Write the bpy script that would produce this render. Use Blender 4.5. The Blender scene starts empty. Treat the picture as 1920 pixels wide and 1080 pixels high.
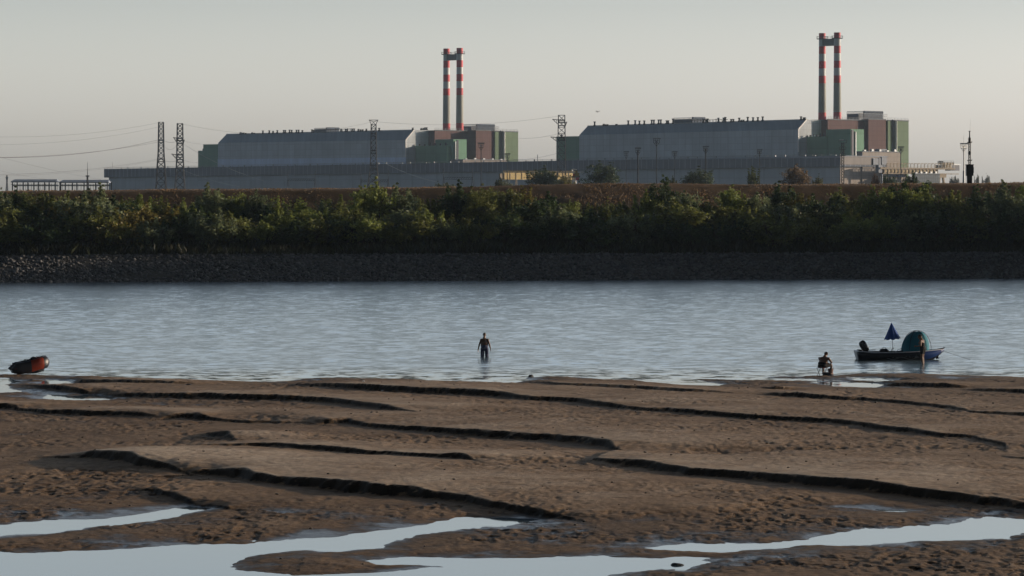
import bpy, math, random
import numpy as np
from mathutils import Vector, Matrix
R = math.radians
# ------------------------------------------------------------------ camera, sky, sun, exposure
F = 6000.0; HOR = 362.0; HC = 9.06            # focal length in 1920-wide pixels, horizon row, camera height above the water
scene = bpy.context.scene
cd = bpy.data.cameras.new("camera"); cam = bpy.data.objects.new("camera", cd)
scene.collection.objects.link(cam); scene.camera = cam
cam.location = (0, 0, HC); cam.rotation_euler = (R(90), 0, 0)
cd.sensor_width = 36; cd.lens = F / 1920 * 36; cd.shift_y = -(540 - HOR) / 1920
cd.clip_start = 1; cd.clip_end = 20000
SUN_EL = 8.3; SUN_PHI = 17.0                 # sun: right of the view, PHI degrees beyond square-right
sdir = Vector((math.cos(R(SUN_EL)) * math.cos(R(SUN_PHI)), math.cos(R(SUN_EL)) * math.sin(R(SUN_PHI)), math.sin(R(SUN_EL))))
w = bpy.data.worlds.new("World"); scene.world = w; w.use_nodes = True
wn = w.node_tree.nodes; wl = w.node_tree.links; bg = wn["Background"]
sky = wn.new("ShaderNodeTexSky"); sky.sky_type = 'NISHITA'; sky.sun_disc = False
sky.sun_elevation = R(SUN_EL); sky.sun_rotation = R(90 - SUN_PHI)
sky.air_density = 1.0; sky.dust_density = 2.0; sky.ozone_density = 1.0
SKY_GAIN = 3.5
hsv = wn.new("ShaderNodeHueSaturation"); hsv.inputs['Saturation'].default_value = 0.35
wl.new(sky.outputs[0], hsv.inputs['Color'])
# evening haze layer of the sky: pale and bright low down, deeper towards the zenith, brighter on the sun's side
tc = wn.new("ShaderNodeTexCoord"); sx_ = wn.new("ShaderNodeSeparateXYZ"); wl.new(tc.outputs['Generated'], sx_.inputs[0])
el_ = wn.new("ShaderNodeValToRGB"); ee = el_.color_ramp.elements; ee[0].position = 0.0; ee[1].position = 1.0
SKYR = [(0.0, (1.16, 1.21, 1.29)), (.02, (.99, 1.01, 1.07)), (.06, (.635, .67, .735)), (.14, (.80, .88, 1.0)), (.28, (1.62, 1.88, 2.2)), (.36, (.80, .93, 1.12)), (.50, (.12, .155, .22)), (1.0, (.035, .05, .08))]
ee[0].color = (*SKYR[0][1], 1); ee[1].color = (*SKYR[-1][1], 1)
for q_, c_ in SKYR[1:-1]: x_ = ee.new(q_); x_.color = (*c_, 1)
wl.new(sx_.outputs[2], el_.inputs[0])
az = wn.new("ShaderNodeMapRange"); az.inputs[1].default_value = -.08; az.inputs[2].default_value = .9; az.inputs[3].default_value = .15; az.inputs[4].default_value = 1.0; wl.new(sx_.outputs[1], az.inputs[0])
m1 = wn.new("ShaderNodeVectorMath"); m1.operation = 'MULTIPLY'; wl.new(hsv.outputs[0], m1.inputs[0]); wl.new(el_.outputs[0], m1.inputs[1])
m2 = wn.new("ShaderNodeVectorMath"); m2.operation = 'SCALE'; wl.new(m1.outputs[0], m2.inputs[0])
m3 = wn.new("ShaderNodeMath"); m3.operation = 'MULTIPLY'; m3.inputs[1].default_value = SKY_GAIN; sd2 = wn.new("ShaderNodeMapRange"); sd2.inputs[1].default_value = -.3; sd2.inputs[2].default_value = .3; sd2.inputs[3].default_value = 1.08; sd2.inputs[4].default_value = .83; wl.new(sx_.outputs[0], sd2.inputs[0])
m4 = wn.new("ShaderNodeMath"); m4.operation = 'MULTIPLY'; wl.new(az.outputs[0], m4.inputs[0]); wl.new(sd2.outputs[0], m4.inputs[1]); wl.new(m4.outputs[0], m3.inputs[0]); wl.new(m3.outputs[0], m2.inputs['Scale']); wl.new(m2.outputs[0], bg.inputs[0])
bg.inputs[1].default_value = 0.10
sl = bpy.data.lights.new("sun", 'SUN'); sl.energy = 5.0; sl.angle = R(0.5); sl.color = (1.0, 0.79, 0.58)
so = bpy.data.objects.new("sun", sl); scene.collection.objects.link(so)
so.rotation_euler = (-sdir).to_track_quat('-Z', 'Y').to_euler(); so.location = (300, 100, 200)
scene.view_settings.view_transform = 'Standard'; scene.view_settings.look = 'None'
scene.view_settings.exposure = 0.0; scene.view_settings.gamma = 1.0
scene.cycles.volume_bounces = 1

COL = scene.collection
rnd = random.Random(7); nr = np.random.RandomState(11)
# ------------------------------------------------------------------ pixel <-> world helpers (1920 x 1080 pixel frame)
def U(px): return (px - 960.0) / F
def at(px, py, Y): return Vector((U(px) * Y, Y, HC - (py - HOR) * Y / F))
def ground(px, py, z=0.0):
    Y = F * (HC - z) / (py - HOR); return (U(px) * Y, Y)
# ------------------------------------------------------------------ mesh helpers
def origin(o):
    v = Vector((0, 0, 0))
    while o is not None: v += o.location; o = o.parent
    return v
class MB:
    def __init__(s): s.v = []; s.f = []; s.m = []; s.mi = 0
    def add(s, vs, fs):
        n = len(s.v); s.v += [tuple(p) for p in vs]; s.f += [[i + n for i in f] for f in fs]; s.m += [s.mi] * len(fs); return s
    def box(s, a, b):
        x0, y0, z0 = a; x1, y1, z1 = b
        return s.add([(x0,y0,z0),(x1,y0,z0),(x1,y1,z0),(x0,y1,z0),(x0,y0,z1),(x1,y0,z1),(x1,y1,z1),(x0,y1,z1)],
                     [(0,3,2,1),(4,5,6,7),(0,1,5,4),(1,2,6,5),(2,3,7,6),(3,0,4,7)])
    def cbox(s, c, d): return s.box([c[i] - d[i] / 2 for i in range(3)], [c[i] + d[i] / 2 for i in range(3)])
    def prism(s, base, ztop, zbot):      # base: list of (x,y); ztop/zbot: number or list
        n = len(base); zt = ztop if isinstance(ztop, (list, tuple)) else [ztop] * n; zb = zbot if isinstance(zbot, (list, tuple)) else [zbot] * n
        vs = [(p[0], p[1], zb[i]) for i, p in enumerate(base)] + [(p[0], p[1], zt[i]) for i, p in enumerate(base)]
        fs = [list(range(n))[::-1], list(range(n, 2 * n))] + [(i, (i + 1) % n, n + (i + 1) % n, n + i) for i in range(n)]
        return s.add(vs, fs)
    def bar(s, p, q, r, n=4, r2=None):
        p = Vector(p); q = Vector(q); d = q - p
        if d.length < 1e-6: return s
        d.normalize(); a = d.orthogonal().normalized(); b = d.cross(a); r2 = r if r2 is None else r2
        vs = []
        for c, rr in ((p, r), (q, r2)):
            for i in range(n):
                t = 2 * math.pi * (i + .5) / n; vs.append(c + a * (math.cos(t) * rr) + b * (math.sin(t) * rr))
        return s.add(vs, [(i, (i + 1) % n, n + (i + 1) % n, n + i) for i in range(n)] + [list(range(n))[::-1], list(range(n, 2 * n))])
    def poly(s, pts, r, n=5, taper=1.0):
        k = len(pts) - 1
        for i in range(k): s.bar(pts[i], pts[i + 1], r * (1 + (taper - 1) * i / k), n, r * (1 + (taper - 1) * (i + 1) / k))
        return s
    def loft(s, rings, cap=True):
        n = len(rings[0]); vs = [p for r in rings for p in r]; fs = []
        for j in range(len(rings) - 1):
            for i in range(n): fs.append((j * n + i, j * n + (i + 1) % n, (j + 1) * n + (i + 1) % n, (j + 1) * n + i))
        if cap: fs += [list(range(n))[::-1], [(len(rings) - 1) * n + i for i in range(n)]]
        return s.add(vs, fs)
    def ball(s, c, r, nu=10, nv=7):
        r = r if isinstance(r, (list, tuple)) else (r, r, r); rings = []
        for j in range(nv + 1):
            t = math.pi * min(max(j / nv, .02), .98) - math.pi / 2
            rings.append([(c[0] + r[0] * math.cos(t) * math.cos(2 * math.pi * i / nu), c[1] + r[1] * math.cos(t) * math.sin(2 * math.pi * i / nu), c[2] + r[2] * math.sin(t)) for i in range(nu)])
        return s.loft(rings)
    def caps(s, p, q, r, r2=None, n=10):
        r2 = r if r2 is None else r2; p = Vector(p); q = Vector(q); d = (q - p).normalized(); a = d.orthogonal().normalized(); b = d.cross(a); rings = []
        for c, rr, ts in ((p, r, (-80, -50, -20)), (q, r2, (20, 50, 80))):
            for t in ts:
                cc = c + d * (math.sin(R(t)) * rr); q_ = math.cos(R(t)) * rr
                rings.append([cc + a * (math.cos(2 * math.pi * i / n) * q_) + b * (math.sin(2 * math.pi * i / n) * q_) for i in range(n)])
        return s.loft(rings)
    def build(s, name, mat, parent=None, smooth=False, M=None):
        o0 = origin(parent); me = bpy.data.meshes.new(name)
        vs = [M @ Vector(p) for p in s.v] if M is not None else s.v
        me.from_pydata([(p[0] - o0.x, p[1] - o0.y, p[2] - o0.z) for p in vs], [], s.f)
        for m in (mat if isinstance(mat, (list, tuple)) else [mat]): me.materials.append(m)
        me.polygons.foreach_set("material_index", s.m)
        if smooth: me.polygons.foreach_set("use_smooth", [True] * len(s.f))
        me.update(); o = bpy.data.objects.new(name, me); COL.objects.link(o)
        if parent: o.parent = parent
        return o
def tag(o, label=None, cat=None, group=None, kind=None):
    if label: o["label"] = label
    if cat: o["category"] = cat
    if group: o["group"] = group
    if kind: o["kind"] = kind
    return o
def thing(name, label, cat, loc, group=None):
    o = bpy.data.objects.new(name, None); COL.objects.link(o); o.location = loc; o.empty_display_size = .3
    return tag(o, label, cat, group)
def grid_mesh(name, X, Y, Z, mat, smooth=True):
    ny, nx = X.shape; me = bpy.data.meshes.new(name)
    co = np.stack([X, Y, Z], -1).reshape(-1, 3).astype(np.float32)
    idx = np.arange(nx * ny).reshape(ny, nx)
    q = np.stack([idx[:-1, :-1], idx[:-1, 1:], idx[1:, 1:], idx[1:, :-1]], -1).reshape(-1, 4)
    raw_mesh(me, co, q); me.materials.append(mat)
    if smooth: me.polygons.foreach_set("use_smooth", np.ones(len(q), dtype=bool))
    o = bpy.data.objects.new(name, me); COL.objects.link(o); return o
def raw_mesh(me, co, q):
    k = q.shape[1]
    me.vertices.add(len(co)); me.vertices.foreach_set("co", co.astype(np.float32).ravel())
    me.loops.add(q.size); me.loops.foreach_set("vertex_index", q.astype(np.int32).ravel())
    me.polygons.add(len(q)); me.polygons.foreach_set("loop_start", np.arange(0, q.size, k, dtype=np.int32))
    me.polygons.foreach_set("loop_total", np.full(len(q), k, dtype=np.int32))
    me.update(calc_edges=True)
# value noise
def vnoise(x, y, seed=0):
    xi = np.floor(x).astype(np.int64); yi = np.floor(y).astype(np.int64); fx = x - xi; fy = y - yi
    fx = fx * fx * fx * (fx * (fx * 6 - 15) + 10); fy = fy * fy * fy * (fy * (fy * 6 - 15) + 10)
    def h(a, b):
        n = (a * 374761393 + b * 668265263 + seed * 974711) & 0xffffffff
        n = ((n ^ (n >> 13)) * 1274126177) & 0xffffffff
        return ((n ^ (n >> 16)) & 0xffff) / 65535.0
    return (h(xi, yi) * (1 - fx) + h(xi + 1, yi) * fx) * (1 - fy) + (h(xi, yi + 1) * (1 - fx) + h(xi + 1, yi + 1) * fx) * fy
def fbm(x, y, o=4, seed=0, g=.5):
    s = 0; a = 1; t = 0
    for i in range(o): s = s + a * vnoise(x * 2 ** i + 17.3 * i, y * 2 ** i - 9.1 * i, seed + i); t += a; a *= g
    return s / t
# ------------------------------------------------------------------ materials
MATS = {}
def mat_new(name):
    m = bpy.data.materials.new(name); m.use_nodes = True; nt = m.node_tree
    return m, nt.nodes, nt.links, nt.nodes["Principled BSDF"]
def simple(name, col, rough=.7, metal=0, var=.18, scale=3.0, bump=0.0, spec=.3):
    if name in MATS: return MATS[name]
    m, n, l, b = mat_new(name)
    tc = n.new("ShaderNodeNewGeometry"); nz = n.new("ShaderNodeTexNoise"); nz.inputs['Scale'].default_value = scale; nz.inputs['Detail'].default_value = 5
    l.new(tc.outputs['Position'], nz.inputs['Vector'])
    rp = n.new("ShaderNodeValToRGB"); rp.color_ramp.elements[0].position = .3; rp.color_ramp.elements[1].position = .7
    rp.color_ramp.elements[0].color = [c * (1 - var) for c in col] + [1]; rp.color_ramp.elements[1].color = [min(1, c * (1 + var)) for c in col] + [1]
    l.new(nz.outputs['Fac'], rp.inputs[0]); l.new(rp.outputs[0], b.inputs['Base Color'])
    b.inputs['Roughness'].default_value = rough; b.inputs['Metallic'].default_value = metal; b.inputs['Specular IOR Level'].default_value = spec
    if bump:
        bp = n.new("ShaderNodeBump"); bp.inputs['Strength'].default_value = bump; l.new(nz.outputs['Fac'], bp.inputs['Height']); l.new(bp.outputs[0], b.inputs['Normal'])
    MATS[name] = m; return m
# the plant's own axes: e1 runs along the long facades to the right and nearer, e2 runs back into the plant
K = 1.0; NK = math.hypot(1, K); E1 = Vector((1 / NK, -K / NK)); E2 = Vector((K / NK, 1 / NK))
O0 = Vector((U(1575) * 1900.0, 1900.0))
def wall(name, col, pitch=6.0, rows=3.0, seam=.72, streak=.25, rough=.85, wide=0.0):
    """cladding: vertical panel joints every `pitch` metres, horizontal ones every `rows`, weather streaks"""
    m, n, l, b = mat_new(name)
    g = n.new("ShaderNodeNewGeometry")
    def dot(v):
        d = n.new("ShaderNodeVectorMath"); d.operation = 'DOT_PRODUCT'; d.inputs[1].default_value = v; l.new(g.outputs['Position'], d.inputs[0]); return d.outputs['Value']
    def mth(op, a, c=None, c2=None):
        x = n.new("ShaderNodeMath"); x.operation = op
        for i, v in enumerate((a, c, c2)):
            if v is None: continue
            if isinstance(v, (int, float)): x.inputs[i].default_value = v
            else: l.new(v, x.inputs[i])
        return x.outputs[0]
    a = dot((E1.x, E1.y, 0)); bb = dot((E2.x, E2.y, 0)); ab = mth('ADD', a, bb); z = dot((0, 0, 1))
    fa = mth('FRACT', mth('DIVIDE', ab, pitch)); va = mth('LESS_THAN', fa, .10 if not wide else wide)
    fz = mth('FRACT', mth('DIVIDE', z, rows)); vz = mth('LESS_THAN', fz, .10)
    sm = mth('MAXIMUM', va, vz)
    cmb = n.new("ShaderNodeCombineXYZ"); l.new(mth('MULTIPLY', ab, .30), cmb.inputs[0]); l.new(mth('MULTIPLY', z, .035), cmb.inputs[2])
    nz = n.new("ShaderNodeTexNoise"); nz.inputs['Scale'].default_value = 1.0; nz.inputs['Detail'].default_value = 6; nz.inputs['Roughness'].default_value = .6; l.new(cmb.outputs[0], nz.inputs['Vector'])
    nb = n.new("ShaderNodeTexNoise"); nb.inputs['Scale'].default_value = .035; nb.inputs['Detail'].default_value = 4; l.new(g.outputs['Position'], nb.inputs['Vector'])
    pid = mth('FLOOR', mth('DIVIDE', ab, pitch)); piz = mth('FLOOR', mth('DIVIDE', z, rows))
    wn_ = n.new("ShaderNodeTexWhiteNoise"); wn_.noise_dimensions = '2D'; c2 = n.new("ShaderNodeCombineXYZ"); l.new(pid, c2.inputs[0]); l.new(piz, c2.inputs[1]); l.new(c2.outputs[0], wn_.inputs['Vector'])
    f = mth('ADD', mth('MULTIPLY', mth('SUBTRACT', nz.outputs['Fac'], .5), streak * 2.2), mth('MULTIPLY', mth('SUBTRACT', nb.outputs['Fac'], .5), streak * 2.0))
    f = mth('ADD', f, mth('MULTIPLY', mth('SUBTRACT', wn_.outputs['Value'], .5), .10))
    f = mth('ADD', f, 1.0); f = mth('MULTIPLY', f, mth('SUBTRACT', 1.0, mth('MULTIPLY', sm, 1 - seam)))
    mx = n.new("ShaderNodeVectorMath"); mx.operation = 'SCALE'; mx.inputs[0].default_value = col; l.new(f, mx.inputs['Scale'])
    l.new(mx.outputs[0], b.inputs['Base Color']); b.inputs['Roughness'].default_value = rough; b.inputs['Specular IOR Level'].default_value = .25
    return m
M_conc = wall("pale_panel", (.46, .51, .55), 6.0, 4.0, .86, .22)
M_pale = wall("pale_blue_panel", (.56, .66, .84), 3.2, 5.0, .88, .2)
M_roofs = wall("slate_sheet", (.22, .285, .355), 3.0, 40.0, .9, .22)
M_band = wall("ribbed_dark_sheet", (.125, .145, .18), 4.6, 30.0, 1.9, .3)
M_low = wall("grey_panel", (.38, .435, .49), 12.0, 6.0, .9, .15)
M_beige = wall("beige_panel", (.29, .262, .24), 3.0, 2.8, .85, .15)
M_band2 = wall("beige_rib_sheet", (.27, .255, .25), 1.5, 30.0, .85, .2)
M_green = wall("green_sheet", (.14, .27, .19), 5.0, 9.0, .93, .12)
M_green2 = wall("pale_green_sheet", (.135, .195, .125), 4.0, 6.0, .9, .15)
M_brown = wall("red_brown_sheet", (.110, .062, .060), 5.0, 3.0, .78, .2)
M_steel = simple("galvanised_steel", (.22, .24, .26), .5, .4, .2, .5)
M_dsteel = simple("dark_steel", (.030, .033, .04), .8, 0, .2, 1.0, spec=.1)
M_red = simple("red_paint", (.50, .045, .055), .6, 0, .12, .12)
M_white = simple("white_stack_paint", (.58, .62, .62), .7, 0, .1, .12)
M_concr = simple("stack_concrete", (.33, .34, .31), .85, 0, .14, .08)
M_bridge = simple("bridge_steel", (.13, .15, .15), .7, 0, .1, .3)
M_yellow = simple("yellow_crane_paint", (.30, .21, .04), .6, 0, .15, .3)
M_tan = simple("faded_tan_paint", (.19, .15, .095), .7, 0, .2, .4)
M_navy = simple("dark_blue_sheet", (.014, .022, .05), .6, 0, .2, .5)
M_bluegrey = simple("blue_grey_unit", (.09, .12, .17), .6, 0, .2, .8)
M_whitep = simple("white_paint", (.78, .78, .76), .6, 0, .06, 1.0)
M_black = simple("black_plastic", (.012, .012, .014), .45, 0, .3, 4.0)
M_roofgrey = simple("shed_roof_sheet", (.20, .23, .29), .6, 0, .15, .4)
M_bark = simple("bark", (.06, .045, .03), .9, 0, .3, 6.0)

def leaf_mat(name):
    m, n, l, b = mat_new(name); b.inputs['Roughness'].default_value = .55; b.inputs['Specular IOR Level'].default_value = .25
    oi = n.new("ShaderNodeObjectInfo"); g = n.new("ShaderNodeNewGeometry")
    nz = n.new("ShaderNodeTexNoise"); nz.inputs['Scale'].default_value = .9; nz.inputs['Detail'].default_value = 3; l.new(g.outputs['Position'], nz.inputs['Vector'])
    mp = n.new("ShaderNodeMapRange"); mp.inputs[1].default_value = .3; mp.inputs[2].default_value = .7; mp.inputs[3].default_value = .55; mp.inputs[4].default_value = 1.5; l.new(nz.outputs['Fac'], mp.inputs[0])
    mp2 = n.new("ShaderNodeMapRange"); mp2.inputs[3].default_value = .65; mp2.inputs[4].default_value = 1.35; l.new(g.outputs['Random Per Island'], mp2.inputs[0])
    mu = n.new("ShaderNodeMath"); mu.operation = 'MULTIPLY'; l.new(mp.outputs[0], mu.inputs[0]); l.new(mp2.outputs[0], mu.inputs[1])
    sc = n.new("ShaderNodeVectorMath"); sc.operation = 'SCALE'; l.new(oi.outputs['Color'], sc.inputs[0]); l.new(mu.outputs[0], sc.inputs['Scale'])
    l.new(sc.outputs[0], b.inputs['Base Color'])
    tr = n.new("ShaderNodeBsdfTranslucent"); l.new(sc.outputs[0], tr.inputs[0]); mx = n.new("ShaderNodeMixShader"); mx.inputs[0].default_value = .4
    l.new(b.outputs[0], mx.inputs[1]); l.new(tr.outputs[0], mx.inputs[2]); l.new(mx.outputs[0], n["Material Output"].inputs[0])
    return m
M_leaf = leaf_mat("leaves")

# ------------------------------------------------------------------ WATER
def water_mat():
    m, n, l, b = mat_new("river_water")
    b.inputs['Base Color'].default_value = (.085, .125, .155, 1); b.inputs['Roughness'].default_value = .05; b.inputs['IOR'].default_value = 1.33
    g = n.new("ShaderNodeNewGeometry"); sp = n.new("ShaderNodeSeparateXYZ"); l.new(g.outputs['Position'], sp.inputs[0])
    mk = n.new("ShaderNodeMapRange"); mk.inputs[1].default_value = 150; mk.inputs[2].default_value = 166; mk.inputs[3].default_value = .003; mk.inputs[4].default_value = .25; l.new(sp.outputs[1], mk.inputs[0])
    mr_ = n.new("ShaderNodeMapRange"); mr_.inputs[1].default_value = 152; mr_.inputs[2].default_value = 168; mr_.inputs[3].default_value = .04; mr_.inputs[4].default_value = .19; l.new(sp.outputs[1], mr_.inputs[0]); l.new(mr_.outputs[0], b.inputs['Roughness'])
    acc = None
    for s_, a_ in ((.9, 1.0), (2.4, .8)):
        nz = n.new("ShaderNodeTexNoise"); nz.inputs['Scale'].default_value = s_; nz.inputs['Detail'].default_value = 3; l.new(g.outputs['Position'], nz.inputs['Vector'])
        v = n.new("ShaderNodeVectorMath"); v.operation = 'SUBTRACT'; v.inputs[1].default_value = (.5, .5, .5); l.new(nz.outputs['Color'], v.inputs[0])
        v2 = n.new("ShaderNodeVectorMath"); v2.operation = 'MULTIPLY'; v2.inputs[1].default_value = (a_, a_, 0); l.new(v.outputs[0], v2.inputs[0])
        if acc is None: acc = v2
        else:
            ad = n.new("ShaderNodeVectorMath"); l.new(acc.outputs[0], ad.inputs[0]); l.new(v2.outputs[0], ad.inputs[1]); acc = ad
    mpg = n.new("ShaderNodeMapping"); mpg.inputs['Scale'].default_value = (.03, .10, 1); l.new(g.outputs['Position'], mpg.inputs[0])      # slicks and ruffled patches drawn out by the current
    gz_ = n.new("ShaderNodeTexNoise"); gz_.inputs['Scale'].default_value = 1.0; gz_.inputs['Detail'].default_value = 4; l.new(mpg.outputs[0], gz_.inputs['Vector'])
    gm = n.new("ShaderNodeMapRange"); gm.inputs[1].default_value = .35; gm.inputs[2].default_value = .65; gm.inputs[3].default_value = .75; gm.inputs[4].default_value = 1.2; l.new(gz_.outputs['Fac'], gm.inputs[0])
    gx = n.new("ShaderNodeMath"); gx.operation = 'MULTIPLY'; l.new(gm.outputs[0], gx.inputs[0]); l.new(mk.outputs[0], gx.inputs[1])
    sc = n.new("ShaderNodeVectorMath"); sc.operation = 'SCALE'; l.new(acc.outputs[0], sc.inputs[0]); l.new(gx.outputs[0], sc.inputs['Scale'])
    ad = n.new("ShaderNodeVectorMath"); l.new(sc.outputs[0], ad.inputs[0]); l.new(g.outputs['Normal'], ad.inputs[1])
    nm = n.new("ShaderNodeVectorMath"); nm.operation = 'NORMALIZE'; l.new(ad.outputs[0], nm.inputs[0]); l.new(nm.outputs[0], b.inputs['Normal'])
    return m
M_water = water_mat()
WY0, WY1, WX = 152.0, 346.0, 60.0
ys = np.concatenate([np.linspace(-200, 148, 10), [WY0], np.arange(WY0, WY1, .24)[1:], [WY1, 420]])
xs = np.concatenate([[-3000, -400, -150, -80], np.arange(-WX, WX + .01, .27), [80, 150, 400, 3000]])
Xg, Yg = np.meshgrid(xs, ys)
Zg = np.zeros_like(Xg); wr = np.random.RandomState(5)
for i in range(46):
    lam = .7 * (2.6 / .7) ** wr.rand(); th = R(200) + wr.randn() * .75
    k = 2 * math.pi / lam; amp = .0019 * lam ** .8 / 3.0
    Zg += amp * np.sin(k * (Xg * math.cos(th) + Yg * math.sin(th)) + wr.rand() * 6.28)
gust = .75 + .5 * fbm(Xg / 22, Yg / 30, 3, 61)
edge = np.clip((Yg - 157) / 14, 0, 1) * np.clip((WX - np.abs(Xg)) / 6, 0, 1) * np.clip((WY1 - Yg) / 4, 0, 1)
river = tag(grid_mesh("river_water", Xg, Yg, Zg * edge * gust, M_water), kind="structure")
river["label"] = "grey blue rippled river with still pools left on the sand"

# ------------------------------------------------------------------ SAND BAR
def seg_dist(P, A, B):
    """P (n,2); A,B (2,) -> distance, t"""
    d = B - A; t = np.clip(((P - A) @ d) / (d @ d + 1e-12), 0, 1); Q = A + t[:, None] * d
    return np.hypot(P[:, 0] - Q[:, 0], P[:, 1] - Q[:, 1]), t
def inside(P, poly):
    x, y = P[:, 0], P[:, 1]; r = np.zeros(len(P), bool); n = len(poly)
    for i in range(n):
        x0, y0 = poly[i]; x1, y1 = poly[(i + 1) % n]
        c = ((y0 > y) != (y1 > y)); r ^= c & (x < (x1 - x0) * (y - y0) / (y1 - y0 + 1e-12) + x0)
    return r
def sdf(P, poly):
    d = np.full(len(P), 1e9)
    for i in range(len(poly)): d = np.minimum(d, seg_dist(P, poly[i], poly[(i + 1) % len(poly)])[0])
    return np.where(inside(P, poly), -d, d)
SCARPS = [
 [(45,706,711),(90,710,716),(130,712,719),(200,715,721),(270,718,723),(330,720,724),(390,722,724)],
 [(38,717,722),(90,723,733),(150,729,738),(207,734,742),(296,740,749),(407,741,751),(555,747,757),(634,753,766),(708,764,777),(766,775,779)],
 [(526,719,721),(600,721,730),(671,724,736),(782,730,741),(893,734,747),(930,737,750),(986,747,756),(1078,750,760),(1115,756,768),(1190,767,773),(1280,771,780),(1428,782,791),(1539,788,799),(1613,797,810),(1687,806,819),(1761,817,825),(1817,820,829),(1875,836,846),(1885,848,852)],
 [(1865,860,864),(1900,864,868),(1980,868,873)],
 [(974,712,716),(1010,718,723),(1060,725,731),(1130,728,733),(1200,730,736),(1290,735,740),(1375,740,743)],
 [(1425,742,746),(1445,741,748),(1487,741,750),(1613,750,756),(1706,756,763),(1780,765,773),(1817,776,780),(1920,779,786),(2000,784,791)],
 [(1415,728,730),(1450,727,733),(1503,731,733)],
 [(1530,713,717),(1613,716,720),(1687,717,724),(1760,720,728),(1825,725,728)],
 [(1570,704,707),(1660,708,712),(1745,710,712)],
 [(1795,731,733),(1850,732,738),(1920,734,741),(2000,737,744)],
 [(-60,756,768),(0,760,768),(38,766,769)],
 [(12,764,767),(74,769,779),(148,773,782),(240,779,785),(315,785,787)],
 [(322,785,787),(340,779,789),(360,778,790),(400,786,791),(480,791,795),(605,796,799)],
 [(600,794,798),(625,789,799),(650,790,800),(690,797,806),(745,802,812),(819,806,818),(893,810,825),(1004,818,833),(1078,824,844),(1130,831,850),(1156,845,851)],
 [(380,812,816),(392,812,828),(411,814,833),(438,829,835)],
 [(340,841,843),(481,840,848),(555,844,856),(640,849,861),(700,855,864),(745,860,868),(819,864,872),(862,861,874),(886,871,876)],
 [(146,866,869),(165,858,884),(222,862,887),(259,874,891),(296,881,893),(340,888,896)],
 [(360,893,897),(385,887,903),(410,885,909),(440,883,914),(462,896,917),(518,902,921),(560,903,927),(671,910,936),(745,918,941),(819,928,947),(893,939,958),(986,952,970),(1041,960,971),(1078,969,974)],
 [(255,920,924),(278,918,932),(322,926,943),(370,939,950),(407,943,952),(434,949,954)],
 [(1098,869,874),(1115,870,882),(1200,873,895),(1280,886,906),(1391,893,913),(1502,900,926),(1613,910,936),(1724,921,943),(1835,932,956),(1920,943,967),(2000,955,982)],
 [(1158,844,849),(1130,856,862),(1098,872,878)],
]
DECAY = [7,10,14,8,9,13,5,6,5,8,8,8,8,15,5,10,9,15,6,18,4]
POOLS = [
 [(-90,986),(0,984),(111,976),(185,973),(267,963),(333,952),(360,950),(398,954),(352,963),(315,973),(241,982),(148,993),(0,1007),(-90,1016)],
 [(-90,1038),(0,1036),(241,1030),(370,1021),(463,1019),(560,1012),(640,1006),(708,995),(801,984),(875,971),(967,973),(1012,975),(930,987),(819,998),(767,1010),(716,1028),(634,1034),(537,1035),(481,1041),(444,1054),(433,1063),(463,1069),(555,1077),(540,1130),(-90,1130)],
 [(682,1052),(745,1047),(930,1045),(1200,1045),(1300,1046),(1328,1047),(1312,1057),(1280,1067),(1200,1071),(1150,1079),(1100,1130),(530,1130),(548,1077),(640,1077),(740,1073),(800,1067),(850,1065),(790,1060),(700,1057)],
 [(1205,1028),(1230,1025),(1280,1021),(1428,1017),(1510,1011),(1539,1002),(1613,993),(1724,987),(1800,981),(1835,974),(1861,970),(1920,974),(2010,984),(2010,990),(1920,1000),(1880,1010),(1724,1015),(1613,1021),(1502,1024),(1391,1030),(1347,1035),(1280,1035),(1215,1032)],
 [(1645,957),(1670,955.5),(1720,958.5),(1700,960),(1660,959)],
 [(84,739.5),(130,743),(180,739.5),(226,745.5),(190,751),(120,752),(80,747)],
 [(-90,705),(18,708),(36,716),(6,721),(42,736),(-90,738)],
 [(80,711),(130,713),(144,719),(120,723.5),(85,721)],
 [(1515,715),(1600,716.5),(1682,721),(1640,726.5),(1560,724)],
 [(1588,706.5),(1650,709),(1702,713),(1640,717),(1600,713.5)],
]
SHORE = [(-300,703),(-90,703),(45,702),(100,703.5),(190,707),(300,712),(400,714),(500,716),(545,714),(572,709.5),(640,707.5),(700,710),(780,714),(840,718),(970,722),(974,717),(992,713),(984,707.5),(1040,706),(1100,708),(1140,712),(1200,713.5),(1280,723),(1346,725),(1358,721),(1320,714),(1300,710.5),(1420,712.5),(1540,714),(1600,714.5),(1520,711),(1425,707),(1500,705.5),(1560,705),(1600,701),(1700,700),(1800,703),(1920,707),(2200,712)]
def G2(pts, z=0.0): return np.array([ground(p[0], p[1], z) for p in pts])
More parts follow.
